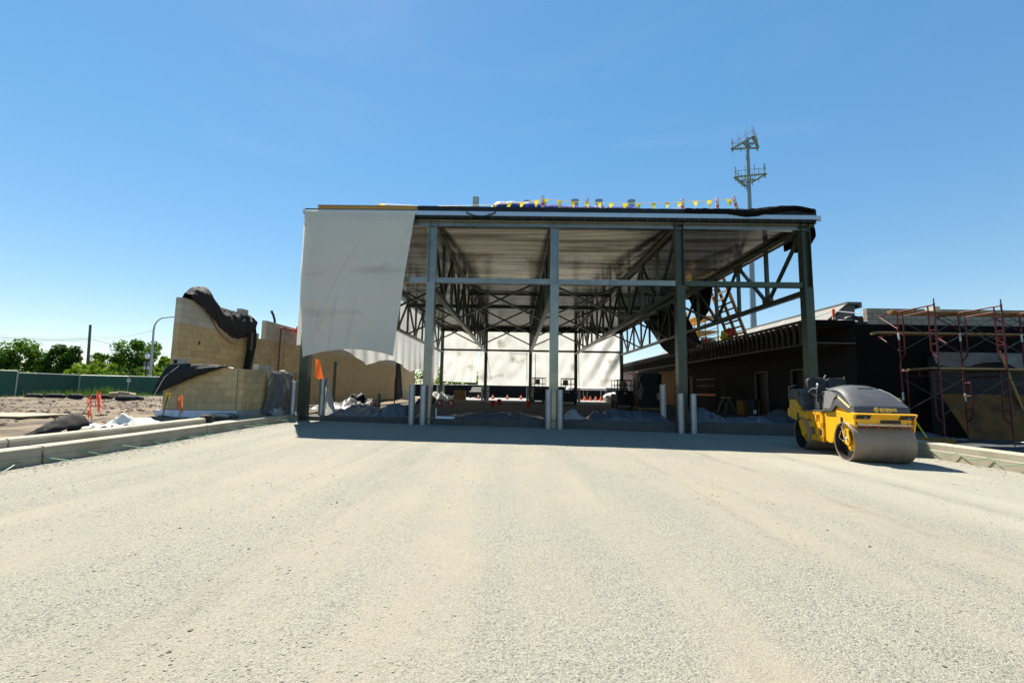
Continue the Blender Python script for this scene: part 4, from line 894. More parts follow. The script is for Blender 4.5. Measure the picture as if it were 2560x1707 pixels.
for k, (px, Y, zz, r, mm) in enumerate(((1762, 27.5, 4.30, .26, 'white_cloth'), (1773, 27.0, 4.25, .24, 'orange_cloth'), (1785, 26.6, 4.2, .22, 'white_cloth'), (1817, 25.2, 4.5, .24, 'flag'), (1832, 24.4, 4.55, .20, 'red'))):
    b = MB(); b.lump((tpx(px, Y), Y, zz), (r*1.1, r, r*1.2), k, 10, 8, .35)
    tag(b.build('safety_cloth', M[mm], None, 60), ['white', 'orange', 'second white', 'yellow', 'red'][k]+' safety cloth bunched on the low roof by the ladder', 'cloth')
ld = thing('wooden_ladder', 'job built wooden ladder with three rails leaning from low roof to hall roof', 'ladder', (11.6, 24, 4.2))
rb = [Vector((11.65, 23.1, 4.08)), Vector((11.65, 24.05, 4.08)), Vector((11.65, 25.0, 4.08))]; rt_ = [Vector((10.85, 24.25, 8.1)), Vector((10.85, 25.2, 8.1)), Vector((10.85, 26.15, 8.1))]
for a, b_ in zip(rb, rt_): wp(MB().beam(a, b_, .07, .22, up=(0, 1, 0)), 'rail', M['ladder'], ld)
for k in range(1, 12):
    f = k/12
    for j in (0, 1):
        p0, p1 = rb[j].lerp(rt_[j], f), rb[j+1].lerp(rt_[j+1], f); wp(MB().beam(p0+Vector((-.05, 0, 0)), p1+Vector((-.05, 0, 0)), .04, .085), 'rung', M['wood_dark'], ld)
ys = thing('scaffold_tower', 'yellow scaffold tower standing on the low roof', 'scaffold', (12.6, 31.8, 4.06))
for xx in (12.0, 13.3):
    for yy in (30.2, 32.2, 34.2): wp(MB().tube([(xx, yy, 4.06), (xx, yy, 7.0)], .045, 8), 'leg', M['scaffold_yellow'], ys, smooth=60)
    for k in range(7):
        wp(MB().tube([(xx, 30.2, 4.5+k*.38), (xx, 34.2, 4.5+k*.38)], .022, 6), 'rail', M['scaffold_yellow'], ys, smooth=60)
for k in range(6): wp(MB().tube([(12.0, 30.2, 4.5+k*.45), (13.3, 30.2, 4.5+k*.45)], .022, 6), 'rung', M['scaffold_yellow'], ys, smooth=60)
for zz in (5.35, 6.35): wp(MB().box(11.95, 30.1, zz, 13.35, 34.3, zz+.07), 'platform', M['scaffold_yellow'], ys)
# ------------------------------------------------------------------ red scaffold and its planks
SX = (12.55, 14.55, 16.55, 18.6); YN, YW = 13.7, 15.05
sc = thing('frame_scaffold', 'dark red tubular frame scaffold two lifts high along block wall', 'scaffold', (14.5, 14.4, .1))
for x in SX:
    for lift, z0 in ((0, .18), (1, 2.14)):
        z1 = z0+1.93; f = MB()
        f.tube([(x, YN, z0), (x, YN, z1+.05)], .024, 8); f.tube([(x, YW, z0), (x, YW, z1+.05)], .024, 8)
        for s_, y0 in ((1, YN), (-1, YW)):
            f.tube([(x, y0+.02*s_, z0+.34), (x, y0+.12*s_, z0+.42), (x, y0+.21*s_, z0+.56), (x, y0+.215*s_, z1-.02)], .020, 8)
            for r in range(3): f.tube([(x, y0, z0+.75+r*.42), (x, y0+.215*s_, z0+.75+r*.42)], .014, 6)
        f.tube([(x, YN, z1), (x, YW, z1)], .022, 8); f.tube([(x, YN+.215, z1-.17), (x, YW-.215, z1-.17)], .018, 8)
        f.tube([(x, (YN+YW)/2, z1-.17), (x, (YN+YW)/2, z1)], .014, 6)
        fr_ = wp(f, 'frame', M['scaffold'], sc, smooth=60)
        if lift: wp(MB().tube([(x, YN, z1+.05), (x, YN, z1+.19)], .016, 6), 'coupling_pin', M['brace'], fr_, smooth=60)
        wp(MB().lathe([(.0265, z0+1.0), (.0265, z0+1.25)], 10, (x, YW, 0)), 'label_sleeve', M['white'], fr_)
        if lift:
            for zz in (z1-.02, z1-.74):
                f2 = MB(); f2.tube([(x, YW, zz), (x, YW+.85, zz)], .02, 6); f2.tube([(x, YW+.80, zz), (x, YW, zz-.55)], .018, 6); wp(f2, 'side_bracket', M['scaffold'], sc, smooth=60)
    for yy in (YN, YW): wp(MB().tube([(x, yy, -.16), (x, yy, .2)], .016, 6), 'screw_jack', M['brace'], sc, smooth=60)
for i in range(3):
    for lift, z0 in ((0, .18), (1, 2.14)):
        for yy in (YN, YW):
            wp(MB().tube([(SX[i], yy-.03, z0+.62), (SX[i+1], yy-.03, z0+1.72)], .013, 6), 'cross_brace', M['brace'], sc, smooth=60)
            wp(MB().tube([(SX[i], yy+.03, z0+1.72), (SX[i+1], yy+.03, z0+.62)], .013, 6), 'cross_brace', M['brace'], sc, smooth=60)
pm = {}
def plank(x0, x1, y, z, label, group, dz=0):
    o = MB().box(x0, y-.12, z, x1, y+.12, z+.045).build('scaffold_plank', M['plank'], None, bevel=.006); tag(o, label, 'plank', group)
for k, yy in enumerate((13.84, 14.10, 14.37, 14.64, 14.91)):
    plank(12.35+.05*k, 16.7+.1*k, yy, 2.135, 'weathered plank of the lower scaffold deck', 'lower deck planks')
for k, yy in enumerate((15.30, 15.58)): plank(11.9+.22*k, 17.6, yy, 3.39, ['weathered bracket plank next to the red scaffold legs', 'weathered bracket plank next to the black block wall'][k], 'middle deck planks')
for k, yy in enumerate((15.28, 15.55, 15.82)): plank(12.5+.25*k, 18.4, yy, 4.115, 'sawn plank laid along the scaffold top', 'top deck planks')
loose_block('single buff block sitting on the top scaffold planks', (14.3, 15.4, 4.165), R_(80))
# plywood, sheet and grey board behind the scaffold
pw = MB(); pw.hexa([(15.25, 15.7, -.1), (18.4, 15.7, -.1), (18.4, 15.76, -.1), (15.25, 15.76, -.1), (14.9, 16.3, 1.42), (18.4, 16.3, 1.42), (18.4, 16.36, 1.42), (14.9, 16.36, 1.42)])
tag(pw.build('plywood_form', M['plywood'], None), 'yellow orange plywood form leaning behind the red scaffold', 'plywood')
tag(MB().box(15.1, 16.86, -.15, 19.5, 16.93, 2.75).build('wall_board', M['board_grey'], None), 'pale grey board closing the opening behind the scaffold', 'board')
def wsheet(u, v): return (15.0+u*3.6, 16.62+.08*math.sin(u*17)*v-.12*v+.04*nse(u*9, v*5), 2.92-v*(.40+.12*math.sin(u*8)+.12*u))
cloth('plastic_sheet', 'ragged white plastic sheet hanging above the grey board', M['poly_grey'], 50, 10, wsheet, cat='plastic')
b = MB(); b.beam((17.6, 15.9, -.1), (17.3, 16.5, 3.0), .09, .04); tag(b.build('timber_prop', M['wood'], None), 'slanting yellow timber prop behind the scaffold', 'timber')
b = MB(); b.beam((12.9, 14.6, -.1), (12.55, 15.2, 1.25), .05, .03); tag(b.build('timber_prop', M['flag'], None), 'thin yellow lath leaning on the red scaffold leg', 'lath')
b = MB(); b.box(10.15, 12.35, -.15, 11.6, 12.45, .22); tag(b.build('form_board', M['amber'], None), 'dark amber form board lying behind the roller', 'board')
def rsheet(u, v): return (10.1+u*.9, 8.0+v*1.5, .42+.16*math.sin(u*math.pi)*math.sin(v*math.pi)+.02*nse(u*6, v*6))
cloth('plastic_sheet', 'pale sheet bulging on the kerb at the edge of the yard', M['white_cloth'], 16, 16, rsheet, cat='plastic')
for k, (px, py) in enumerate(((2370, 1098), (2405, 1102))):
    q = at(px, py, Z=-.06); b = MB(); b.grid(6, 3, lambda u, v: (q.x+(u-.5)*.34, q.y+(v-.5)*.12+.03*math.sin(u*5+k), -.02+.05*abs(nse(u*7, v*5, k))))
    tag(b.build('plastic_scrap', M['white_cloth'], None, 180), ['curled white plastic scrap in the shade beyond the kerb', 'forked white plastic scrap in the shade beyond the kerb'][k], 'plastic')
# ------------------------------------------------------------------ antenna mast
TY = 80.; tw = thing('antenna_mast', 'grey monopole antenna mast with two triangular antenna platforms', 'mast', (at(1884, 960, Y=TY).x, TY, 0))
a0, a1 = at(1884.5, 870, Y=TY), at(1868, 345, Y=TY); a0 = Vector((a0.x+.05, TY, -.3))
wp(MB().tube([a0, a0.lerp(a1, .5), a1], [.58, .45, .27], 16), 'pole', M['tower_steel'], tw, smooth=60)
stp = MB()
for k in range(70):
    c = a0.lerp(a1, .25+k*.0105); stp.tube([c+Vector((-.25, 0, 0)), c+Vector((-.68+.25*k/70, 0, 0))], .025, 4)
wp(stp, 'climbing_peg', M['tower_steel'], tw)
def platform(cz_px, s, rot, hgt):
    c = at(1868+(cz_px-345)*.0325, cz_px, Y=TY); pts_ = [c+Vector((math.cos(rot+k*2.0944)*s, math.sin(rot+k*2.0944)*s, 0)) for k in range(3)]
    f = MB(); 
    for k in range(3):
        p, q = pts_[k], pts_[(k+1) % 3]; m_ = p.lerp(q, .5)
        f.beam(p, q, .55, .10); f.beam(c, m_, .22, .22); f.beam(c+Vector((0, 0, -.9)), m_.lerp(c, .15), .12, .12)
        f.tube([p+Vector((0, 0, 1.1)), q+Vector((0, 0, 1.1))], .05, 6)
    pf = wp(f, 'platform', M['tower_steel'], tw)
    for k in range(3):
        p, q = pts_[k], pts_[(k+1) % 3]
        for j in range(4):
            e = p.lerp(q, .04+.3*j); wp(MB().tube([e+Vector((0, 0, -.7)), e+Vector((0, 0, hgt))], .065, 6), 'antenna_pipe', M['tower_steel'], pf, smooth=60)
    wp(MB().lathe([(.42, -.5), (.42, .3)], 14, c), 'collar', M['tower_steel'], pf, smooth=60)
platform(362, 2.75, .42, 2.0); platform(448, 2.95, 1.30, 2.0)
wp(MB().tube([a1, a1+Vector((.05, 0, 2.6))], .035, 5), 'lightning_rod', M['tower_steel'], tw)
# ------------------------------------------------------------------ inside and beyond the hall
def lift(label, px, Y, w, l, ztop, rz=0):
    t = thing('scissor_lift', label, 'lift', (tpx(px, Y), Y, .25), rz)
    MB().box(-w/2, -l/2, .18, w/2, l/2, .90).build('chassis', M['machine'], t, bevel=.03)
    for sx in (-1, 1):
        for sy in (-1, 1): MB().lathe([(.0001, -.07), (.2, -.07), (.22, 0), (.2, .07), (.0001, .07)], 16, (sx*(w/2-.02), sy*(l/2-.35), .22), axis='x').build('wheel', M['rubber'], t, 40)
    s_ = MB()
    for k in range(3):
        z0, z1 = .90+k*.03, .97+k*.03
        for sx in (-.3, .3): s_.beam((sx*w, -l*.42, z0), (sx*w, l*.42, z1), .05, .06); s_.beam((sx*w+.06, l*.42, z0), (sx*w+.06, -l*.42, z1), .05, .06)
    s_.build('scissor_arms', M['machine'], t)
    MB().box(-w/2, -l/2, 1.02, w/2, l/2, 1.12).build('deck', M['machine'], t)
    g = MB(); H = ztop-.25
    for sx in (-1, 1):
        for yy in (-l/2+.03, 0, l/2-.03): g.tube([(sx*(w/2-.03), yy, 1.12), (sx*(w/2-.03), yy, H)], .022, 6)
        for zz in (H, (H+1.12)/2): g.tube([(sx*(w/2-.03), -l/2+.03, zz), (sx*(w/2-.03), l/2-.03, zz)], .022, 6)
    for sy in (-1, 1):
        for zz in (H, (H+1.12)/2): g.tube([(-w/2+.03, sy*(l/2-.03), zz), (w/2-.03, sy*(l/2-.03), zz)], .022, 6)
        g.tube([(-w*.15, sy*(l/2-.03), 1.12), (-w*.15, sy*(l/2-.03), H)], .02, 6); g.tube([(w*.2, sy*(l/2-.03), 1.12), (w*.2, sy*(l/2-.03), H)], .02, 6)
    g.build('guard_rail', M['machine'], t, 60)
    MB().box(-w*.35, -l/2+.05, H-.55, w*.0, -l/2+.28, H-.12).build('control_box', M['tan_panel'], t, bevel=.02)
    return t
lift('dark scissor lift carrying a tan box, seen left of the middle column', 1346, 39.5, 1.05, 2.0, 2.35, .1)
lift('dark scissor lift just right of the middle front column', 1420, 36.5, 1.15, 2.0, 2.25, -.1)
lift('dark scissor lift with a railed cage beside the black wrapped stack', 1560, 30.5, 1.35, 1.9, 2.05, 0)
b = MB(); c = (tpx(1617, 28), 28, 0)
def stack(u, v):
    a = v*2*math.pi; k = max(abs(math.cos(a)), abs(math.sin(a))); z = .45+1.95*u
    return (c[0]+.72*math.cos(a)/k*(.97+.05*nse(u*5, v*9)), 28+.8*math.sin(a)/k, z+.04*nse(v*9, u*3))
b.grid(14, 28, stack); b.box(c[0]-.68, 27.25, 2.30, c[0]+.68, 28.75, 2.42); ws = thing('wrapped_stack', 'tall pallet stack wrapped in black plastic inside the hall', 'pallet stack', c[:2]+(.25,))
wp(b, 'wrap', M['wrap'], ws, smooth=60)
b = MB()
for yy in (27.3, 28, 28.7): b.box(c[0]-.7, yy-.06, .26, c[0]+.7, yy+.06, .36)
for xx in (-.6, -.3, 0, .3, .6): b.box(c[0]+xx-.07, 27.2, .36, c[0]+xx+.07, 28.8, .40)
wp(b, 'pallet', M['wood_dark'], ws); wp(MB().box(c[0]+.35, 27.1, .85, c[0]+.62, 27.19, 1.25), 'paper_label', M['tan_panel'], ws)
def torn(u, v): return (c[0]-.75-.1*math.sin(v*8)+.22*u, 27.1+.1*math.sin(u*6+v*5), 2.35-v*(1.1+.4*u)+.05*nse(u*6, v*6))
cloth('plastic_sheet', 'torn clear plastic hanging from the black wrapped stack', M['poly_grey'], 10, 24, torn, cat='plastic')
b = MB(); b.lump((tpx(1530, 46.3), 46.3, .55), (.85, .7, .62), 3, 18, 12, .2); tag(b.build('white_sack', M['white_cloth'], None, 60), 'big white bulk sack in the sun behind the hall', 'sack')
ct = thing('crate', 'brown wooden crate standing at the back of the hall floor', 'crate', (tpx(1151, 43), 43, .25))
for k in range(6): MB().box(-.53+k*.178, -.45, .1, -.53+k*.178+.165, -.425, .95).build('board', M['wood_dark'], ct)
MB().box(-.53, -.424, .05, .53, .45, .93).build('case', M['wood_dark'], ct); MB().box(-.55, -.46, 0, .55, .46, .1).build('pallet', M['wood'], ct)
bk = MB().lathe([(.0001, .0), (.125, 0), (.15, .36), (.158, .37), (.158, .345), (.14, .34), (.13, .33)], 18).mesh('body', M['red'], 40)
lab = MB().box(-.07, -.152, .09, .05, -.135, .27).mesh('paper_label', M['white'])
for px, Y, l_ in ((1102, 28.4, 'red bucket with white label just right of the second column'), (1131, 28.4, 'red bucket with white label beside its twin, farther from column'), (1232, 28.8, 'red bucket with no label on the middle of the hall floor'), (1249, 33, 'small red bucket farther back on hall floor'), (1321, 28.6, 'red bucket beside the left lift machine')):
    t = thing('bucket', l_, 'bucket', (tpx(px, Y), Y, .25)); inst('body', bk, t)
    if px < 1140: inst('paper_label', lab, t)
    b = MB(); b.tube([(-.15, 0, .3), (-.12, -.1, .2), (0, -.16, .12), (.12, -.1, .2), (.15, 0, .3)], .006, 4); b.build('handle', M['brace'], t)
bf = thing('screen_fence', 'black screened fence across the ground behind the hall', 'fence', (-5, 62, .19))
fx = [-46+3.05*k for k in range(21)]
for k, x in enumerate(fx):
    wp(MB().tube([(x, 62, .19), (x, 62, 1.9)], .04, 6), 'post', M['post'], bf, smooth=60)
    if k < 20: wp(MB().grid(8, 4, lambda u, v: (x+3.05*u, 61.93+.04*nse(u*4+k, v*3), .21+1.62*v)), 'screen_panel', M['mesh_black'], bf, smooth=180); wp(MB().tube([(x, 62, 1.86), (x+3.05, 62, 1.86)], .025, 6), 'top_rail', M['white'], bf)
cm = MB().lathe([(.19, .03), (.05, .50), (.03, .52)], 12).mesh('cone_body', M['orange'], 40); cb_ = MB().box(-.2, -.2, 0, .2, .2, .03).mesh('cone_base', M['orange']); cw = MB().lathe([(.131, .24), (.099, .36)], 12).mesh('cone_stripe', M['white'], 40)
for px in (1197, 1233, 1269, 1303, 1425, 1448, 1462, 1476, 1489, 1502, 1511):
    Y = 54+3*nse(px*.37, 4); t = thing('traffic_cone', 'orange traffic cone on sunlit pavement behind the hall', 'cone', (tpx(px, Y), Y, .19), 0, 'cones behind the hall'); inst('cone_body', cm, t); inst('cone_base', cb_, t)
    if px % 2: inst('cone_stripe', cw, t)
def tent(label, px, Y, w, d, m, zt):
    t = thing('canopy_tent', label, 'tent', (tpx(px, Y), Y, .19))
    b = MB(); b.add([(-w/2, -d/2, 1.5), (w/2, -d/2, 1.5), (w/2, d/2, 1.5), (-w/2, d/2, 1.5), (-w*.22, 0, zt), (w*.22, 0, zt)], [(0, 1, 5, 4), (1, 2, 5), (2, 3, 4, 5), (3, 0, 4)]); b.build('roof', m, t)
    b = MB(); b.box(-w/2, -d/2-.01, 1.22, w/2, -d/2+.01, 1.5); b.box(-w/2, d/2-.01, 1.22, w/2, d/2+.01, 1.5); b.box(-w/2-.01, -d/2, 1.22, -w/2+.01, d/2, 1.5); b.box(w/2-.01, -d/2, 1.22, w/2+.01, d/2, 1.5); b.build('valance', m, t)
    for sx in (-1, 0, 1):
        for sy in (-1, 1): MB().tube([(sx*(w/2-.03), sy*(d/2-.03), 0), (sx*(w/2-.03), sy*(d/2-.03), 1.5)], .025, 6).build('leg', M['post'], t, 60)
tent('long white canopy tent behind the hall', 1463, 57, 4.6, 3.2, M['white'], 1.95); tent('small blue grey peaked canopy tent next to the white tent', 1525, 58, 1.9, 3, M['blue_grey_poly'], 2.05)
tag(MB().box(tpx(1440, 60), 60, .19, tpx(1540, 60), 60.1, 1.15).build('site_hoarding', M['mesh_black'], None), 'dark hoarding standing behind the canopy tents', 'hoarding')
pbk = thing('block_building', 'pale pink block building far behind the hall', 'building', (tpx(1600, 70), 70, 0)); wp(MB().box(tpx(1545, 70), 70, 0, tpx(1680, 70), 80, 4.0), 'wall', M['pink_block'], pbk); wp(MB().box(tpx(1543, 70), 69.8, 4.0, tpx(1690, 70), 80.2, 4.35), 'roof', M['rust'], pbk)
cv = thing('parked_car', 'dark car parked in front of the black fence behind the hall', 'car', (tpx(1200, 59.5), 59.5, .19), R_(78))
MB().prism([(-2.1, .35), (-2.1, .8), (-1.3, .95), (-.8, 1.38), (.7, 1.40), (1.35, .98), (2.1, .85), (2.15, .35)], lambda p, t_: (p[0], t_, p[1]), -.85, .85).build('body', M['car_paint'], cv, bevel=.08)
for sx in (-1.3, 1.3):
    for sy in (-.86, .86): MB().lathe([(.0001, -.1), (.32, -.1), (.34, 0), (.32, .1), (.0001, .1)], 16, (sx, sy, .34), axis='y').build('wheel', M['rubber'], cv, 40)
MB().prism([(-1.1, .98), (-.74, 1.33), (-.05, 1.34), (-.05, .98)], lambda p, t_: (p[0], t_, p[1]), -.865, -.855).build('window', M['black'], cv); MB().prism([(.03, .98), (.03, 1.34), (.66, 1.34), (1.1, .98)], lambda p, t_: (p[0], t_, p[1]), -.865, -.855).build('window', M['black'], cv)
# heaps of sheeting along the front of the slab
def heap(label, x0, x1, y0, y1, h, m, seed, cat='plastic', z0=.26):
    def fn(u, v):
        e = math.sin(u*math.pi)**.5*math.sin(v*math.pi)**.6
        return (x0+(x1-x0)*u+.06*nse(u*9, v*5, seed), y0+(y1-y0)*v+.06*nse(u*7, v*7, seed+2), z0+h*e*(.45+.85*abs(nse(u*(x1-x0)*1.7, v*2.1, seed))+.22*(1-abs(nse(u*(x1-x0)*3.1+v*3, v*3.5, seed+5))*2.2))+.025*abs(nse(u*(x1-x0)*9, v*11, seed))*e)
    cloth('sheeting_heap', label, m, 90, 30, fn, cat=cat, smooth=32)
heap('grey filter fabric heaped behind the left kerb edge of the hall', -6.8, -4.6, 16.3, 17.5, .42, M['poly_grey'], 1); heap('dark crumpled sheeting between the left bollards', -5.2, -3.6, 16.25, 17.3, .50, M['blue_grey_poly'], 2)
heap('blue grey plastic sheeting strewn right of the second column', -2.6, 1.0, 16.6, 18.2, .22, M['blue_grey_poly'], 3); heap('blue grey plastic heap left of the fourth column', 2.6, 5.5, 16.3, 18.0, .48, M['blue_grey_poly'], 4)
heap('blue grey plastic heap right of the fourth column', 6.1, 7.6, 16.5, 17.8, .62, M['blue_grey_poly'], 5); heap('thin pale sheeting on the slab behind the roller', 7.5, 10.2, 16.4, 18.5, .20, M['blue_grey_poly'], 6)
heap('pink grey cloth lump on the slab right of the middle column', 1.75, 2.5, 16.8, 17.5, .34, M['cmu_base'], 7, 'cloth'); heap('pale rolled geotextile by the long block wall', -9.3, -6.6, 20, 22.5, .45, M['poly_grey'], 8); heap('black roll with pale lining by the long block wall', -8.9, -7.3, 23.0, 24.5, .75, M['wrap'], 9, 'roll')
heap('black plastic hump far along the block wall', -6.9, -5.6, 31, 33, .8, M['wrap'], 10); heap('white plastic glowing at the back left column', -9.2, -5.6, 42.5, 44.6, .75, M['white_cloth'], 11); heap('low rubble strip across the hall floor', -6.0, 3, 33, 36, .10, M['slab'], 12, 'rubble')
q = at(1113, 1044, Z=.30); b = MB(); b.hexa([(q.x-.32, q.y, .27), (q.x+.3, q.y-.05, .27), (q.x+.3, q.y+.3, .27), (q.x-.32, q.y+.3, .27), (q.x-.32, q.y, .34), (q.x+.3, q.y-.05, .33), (q.x+.3, q.y+.3, .33), (q.x-.32, q.y+.3, .34)]); b.box(q.x-.36, q.y+.1, .27, q.x-.33, q.y+.16, .62); tag(b.build('foam_scrap', M['foam'], None), 'pale blue foam offcut at the foot of the second column', 'offcut')
b = MB(); b.tube([(tpx(950, 24.5), 24.5, .25), (tpx(950, 24.5), 24.5, .98)], .085, 14); tag(b.build('pipe_stub', M['silver'], None, 60), 'short grey pipe stub rising from the hall floor', 'pipe')
b = MB(); b.tube([(tpx(988, 27), 27, .25), (tpx(988, 27), 27, 1.85)], .035, 8); tag(b.build('pipe_rod', M['rust'], None, 60), 'thin brown standpipe in front of the long block wall', 'pipe')
tag(MB().box(tpx(1013, 38), 38, .25, tpx(1022, 38), 38.3, 1.1).build('leaning_board', M['white'], None), 'white board leaning at far end of block wall', 'board')
# along the low building, in the shade
tag(MB().box(12.50, 34.6, .3, 12.57, 40.5, 3.1).build('plywood_lining', M['amber'], None), 'amber plywood lining deep under the low eave', 'plywood')
sl = thing('step_ladder', 'small dark step ladder before the amber plywood', 'ladder', (12.1, 35, .25))
for sy in (-.28, .28): MB().beam((-.2, sy, 0), (.15, sy*.7, 2.2), .06, .03).build('rail', M['rust'], sl)
for k in range(6): MB().beam((-.17+k*.055, -.27+k*.012, .3+k*.33), (-.17+k*.055, .27-k*.012, .3+k*.33), .08, .025).build('tread', M['rust'], sl)
rk = thing('pipe_rack', 'metal rack with pipes against the low building wall', 'rack', (12.0, 28.5, .25))
for sy in (-1.3, 1.3):
    for sx in (-.3, .3): MB().beam((sx, sy, 0), (sx, sy, 1.9), .06, .06).build('leg', M['machine'], rk)
for zz, mm in ((.95, 'orange'), (1.5, 'brace'), (1.9, 'brace')): MB().beam((-.33, -1.4, zz), (-.33, 1.4, zz), .05, .12 if zz < 1 else .03).build('rail', M[mm], rk)
sw = thing('sawhorse', 'folded sawhorse under the low eave', 'sawhorse', (11.6, 25.6, .25))
for sx in (-.3, .3):
    for sy in (-.45, .45): MB().beam((sx, sy, 0), (0, sy*.8, .8), .07, .04).build('leg', M['silver'], sw)
MB().beam((0, -.6, .82), (0, .6, .82), .09, .08).build('top_rail', M['wood_dark'], sw)
bn = thing('waste_bin', 'black waste bin with a white label near the door frame', 'bin', (11.2, 22.0, .25)); MB().lathe([(.0001, 0), (.22, 0), (.27, .72), (.29, .73), (.29, .78), (.0001, .82)], 18).build('body', M['machine'], bn, 40); MB().box(-.08, -.262, .12, .06, -.235, .3).build('label', M['white'], bn)
ob = thing('tool_box', 'orange brown tool box under the low eave', 'box', (11.5, 23.0, .25)); MB().box(-.4, -.35, 0, .4, .35, .7).build('case', M['amber'], ob, bevel=.02); MB().box(-.42, -.37, .7, .42, .37, .78).build('lid', M['machine'], ob, bevel=.01)
heap('dark wet tarp heap before the door frame', 10.4, 11.9, 18.8, 20.2, .42, M['blue_grey_poly'], 13, 'tarp'); heap('grey sheeting at the foot of the scaffold', 11.5, 14.5, 15.4, 16.6, .40, M['blue_grey_poly'], 14, z0=-.12)
#PART5
# ------------------------------------------------------------------ tandem roller
O = Vector((7.63, 9.975, -.09))
O.z = gz(O.x, O.y)-.004
rl = thing('road_roller', 'yellow and black tandem road roller parked on the gravel', 'roller', O, R_(-9))
def L(a, b, z): return (a, -b, z)                       # a: across, b: forward, z: up
def rp_(mb, name, m, parent=None, **k): return mb.build(name, m, parent or rl, **k)
sideP = lambda p, t: (t, -p[0], p[1])
DR, DL = .41, .57
def drum(b0):
    d = rp_(MB().lathe([(DR-.022, -DL), (DR-.006, -DL-.004), (DR, -DL+.006), (DR, DL-.006), (DR-.006, DL+.004), (DR-.022, DL), (DR-.022, .40), (DR-.022, -.40)], 72, (0, -b0, DR), 'x', True), 'drum', M['drum'], smooth=30)
    for s in (-1, 1):
        rp_(MB().lathe([(DR-.0235, s*.405), (DR-.0235, s*.556)], 60, (0, -b0, DR), 'x'), 'inner_shade', M['black'], d, smooth=30)  # black liner paints the shade inside the hollow drum ends
        rp_(MB().lathe([(.0001, s*.42), (DR-.02, s*.42)], 40, (0, -b0, DR), 'x'), 'end_plate', M['black'], d)
        rp_(MB().lathe([(.0001, s*.47), (.10, s*.47), (.10, s*.43), (.20, s*.43), (.20, s*.415)], 28, (0, -b0, DR), 'x'), 'hub', M['yellow'], d, smooth=30)
        rp_(MB().lathe([(.0001, s*.52), (.075, s*.52), (.085, s*.46), (.085, s*.43)], 20, (0, -b0-.0, DR), 'x'), 'drive_motor', M['black'], d, smooth=30)
        for k in range(8):
            a = k*math.pi/4+.2; rp_(MB().lathe([(.0001, s*.447), (.014, s*.445), (.014, s*.43)], 6, (0, -b0+.155*math.cos(a), DR+.155*math.sin(a)), 'x'), 'bolt', M['chrome'], d)
    return d
drum(0); drum(-2.05)
# front frame with arch over the drum
ff = rp_(MB().prism([(-1.04, 1.0), (-1.05, .34), (-.84, .29), (-.70, .33), (-.62, .52), (-.50, .72), (-.30, .84), (.0, .87), (.22, .84), (.30, .77), (.335, .77), (.34, 1.02), (.10, 1.05), (-.34, 1.15), (-.42, 1.14), (-.58, 1.03)], sideP, -.46, .46), 'front_frame', M['yellow'], bevel=.012)
for s in (-1, 1):
    rp_(MB().prism([(-.36, 1.06), (-.36, .80), (-.20, .68), (-.12, .50), (-.09, .36), (.05, .32), (.12, .42), (.08, .62), (.16, .80), (.33, .77), (.33, 1.0)], sideP, s*.505-.018, s*.505+.018), 'drum_yoke', M['yellow'], ff, bevel=.006)
    rp_(MB().box(s*.526-.004, .10, .70, s*.526+.004, .19, .92), 'yoke_slot', M['black'], ff)
    for k, (bb, zz) in enumerate(((-.30, 1.0), (-.24, 1.0), (-.30, .92), (.02, .98), (.06, .90), (.02, .82), (-.28, .82), (.2, .9))):
        rp_(MB().lathe([(.0001, s*.533), (.012, s*.531), (.012, s*.52)], 6, (0, -bb, zz), 'x'), 'bolt', M['chrome'], ff)
hz_ = MB()
hz_.tube([L(-.53, -.05, .84), L(-.56, -.08, .7), L(-.55, -.02, .55), L(-.54, .02, .44)], .012, 6); hz_.tube([L(-.53, .0, .66), L(-.57, -.12, .62), L(-.58, -.18, .48), L(-.55, -.05, .40)], .010, 6); hz_.tube([L(-.53, .02, .50), L(-.57, .08, .48), L(-.54, .1, .40)], .010, 6)
rp_(hz_, 'hydraulic_hose', M['chrome'], ff, smooth=60)
# hood
prof = [(-1.00, 1.03), (-.985, 1.20), (-.965, 1.42), (-.94, 1.56), (-.90, 1.615), (-.70, 1.635), (-.45, 1.615), (-.22, 1.53), (-.02, 1.42), (.15, 1.30), (.27, 1.205), (.325, 1.165), (.345, 1.10), (.35, 1.035), (.10, 1.06), (-.34, 1.165), (-.42, 1.155), (-.58, 1.04), (-.64, 1.03)]
ts = [-1, -.965, -.9, -.75, -.4, 0, .4, .75, .9, .965, 1]; hb = MB(); NPf = len(prof); vs_ = []
for t_ in ts:
    for (bb, zz) in prof:
        k = max(0, (zz-1.06)/.57); w = .515-.075*k*k
        k2 = max(0, (k-.22)/.78); dz = -(.10*k2)*abs(t_)**5-.035*k2*t_*t_; nb = -.02*max(0, bb)*0
        vs_.append((t_*w, -bb, zz+dz))
fs_ = [(i*NPf+k, i*NPf+(k+1) % NPf, (i+1)*NPf+(k+1) % NPf, (i+1)*NPf+k) for i in range(len(ts)-1) for k in range(NPf)]
fs_ += [tuple(range(NPf-1, -1, -1)), tuple(range((len(ts)-1)*NPf, len(ts)*NPf))]
hb.add(vs_, fs_); hood = rp_(hb, 'hood', M['plastic_dark'], smooth=38)
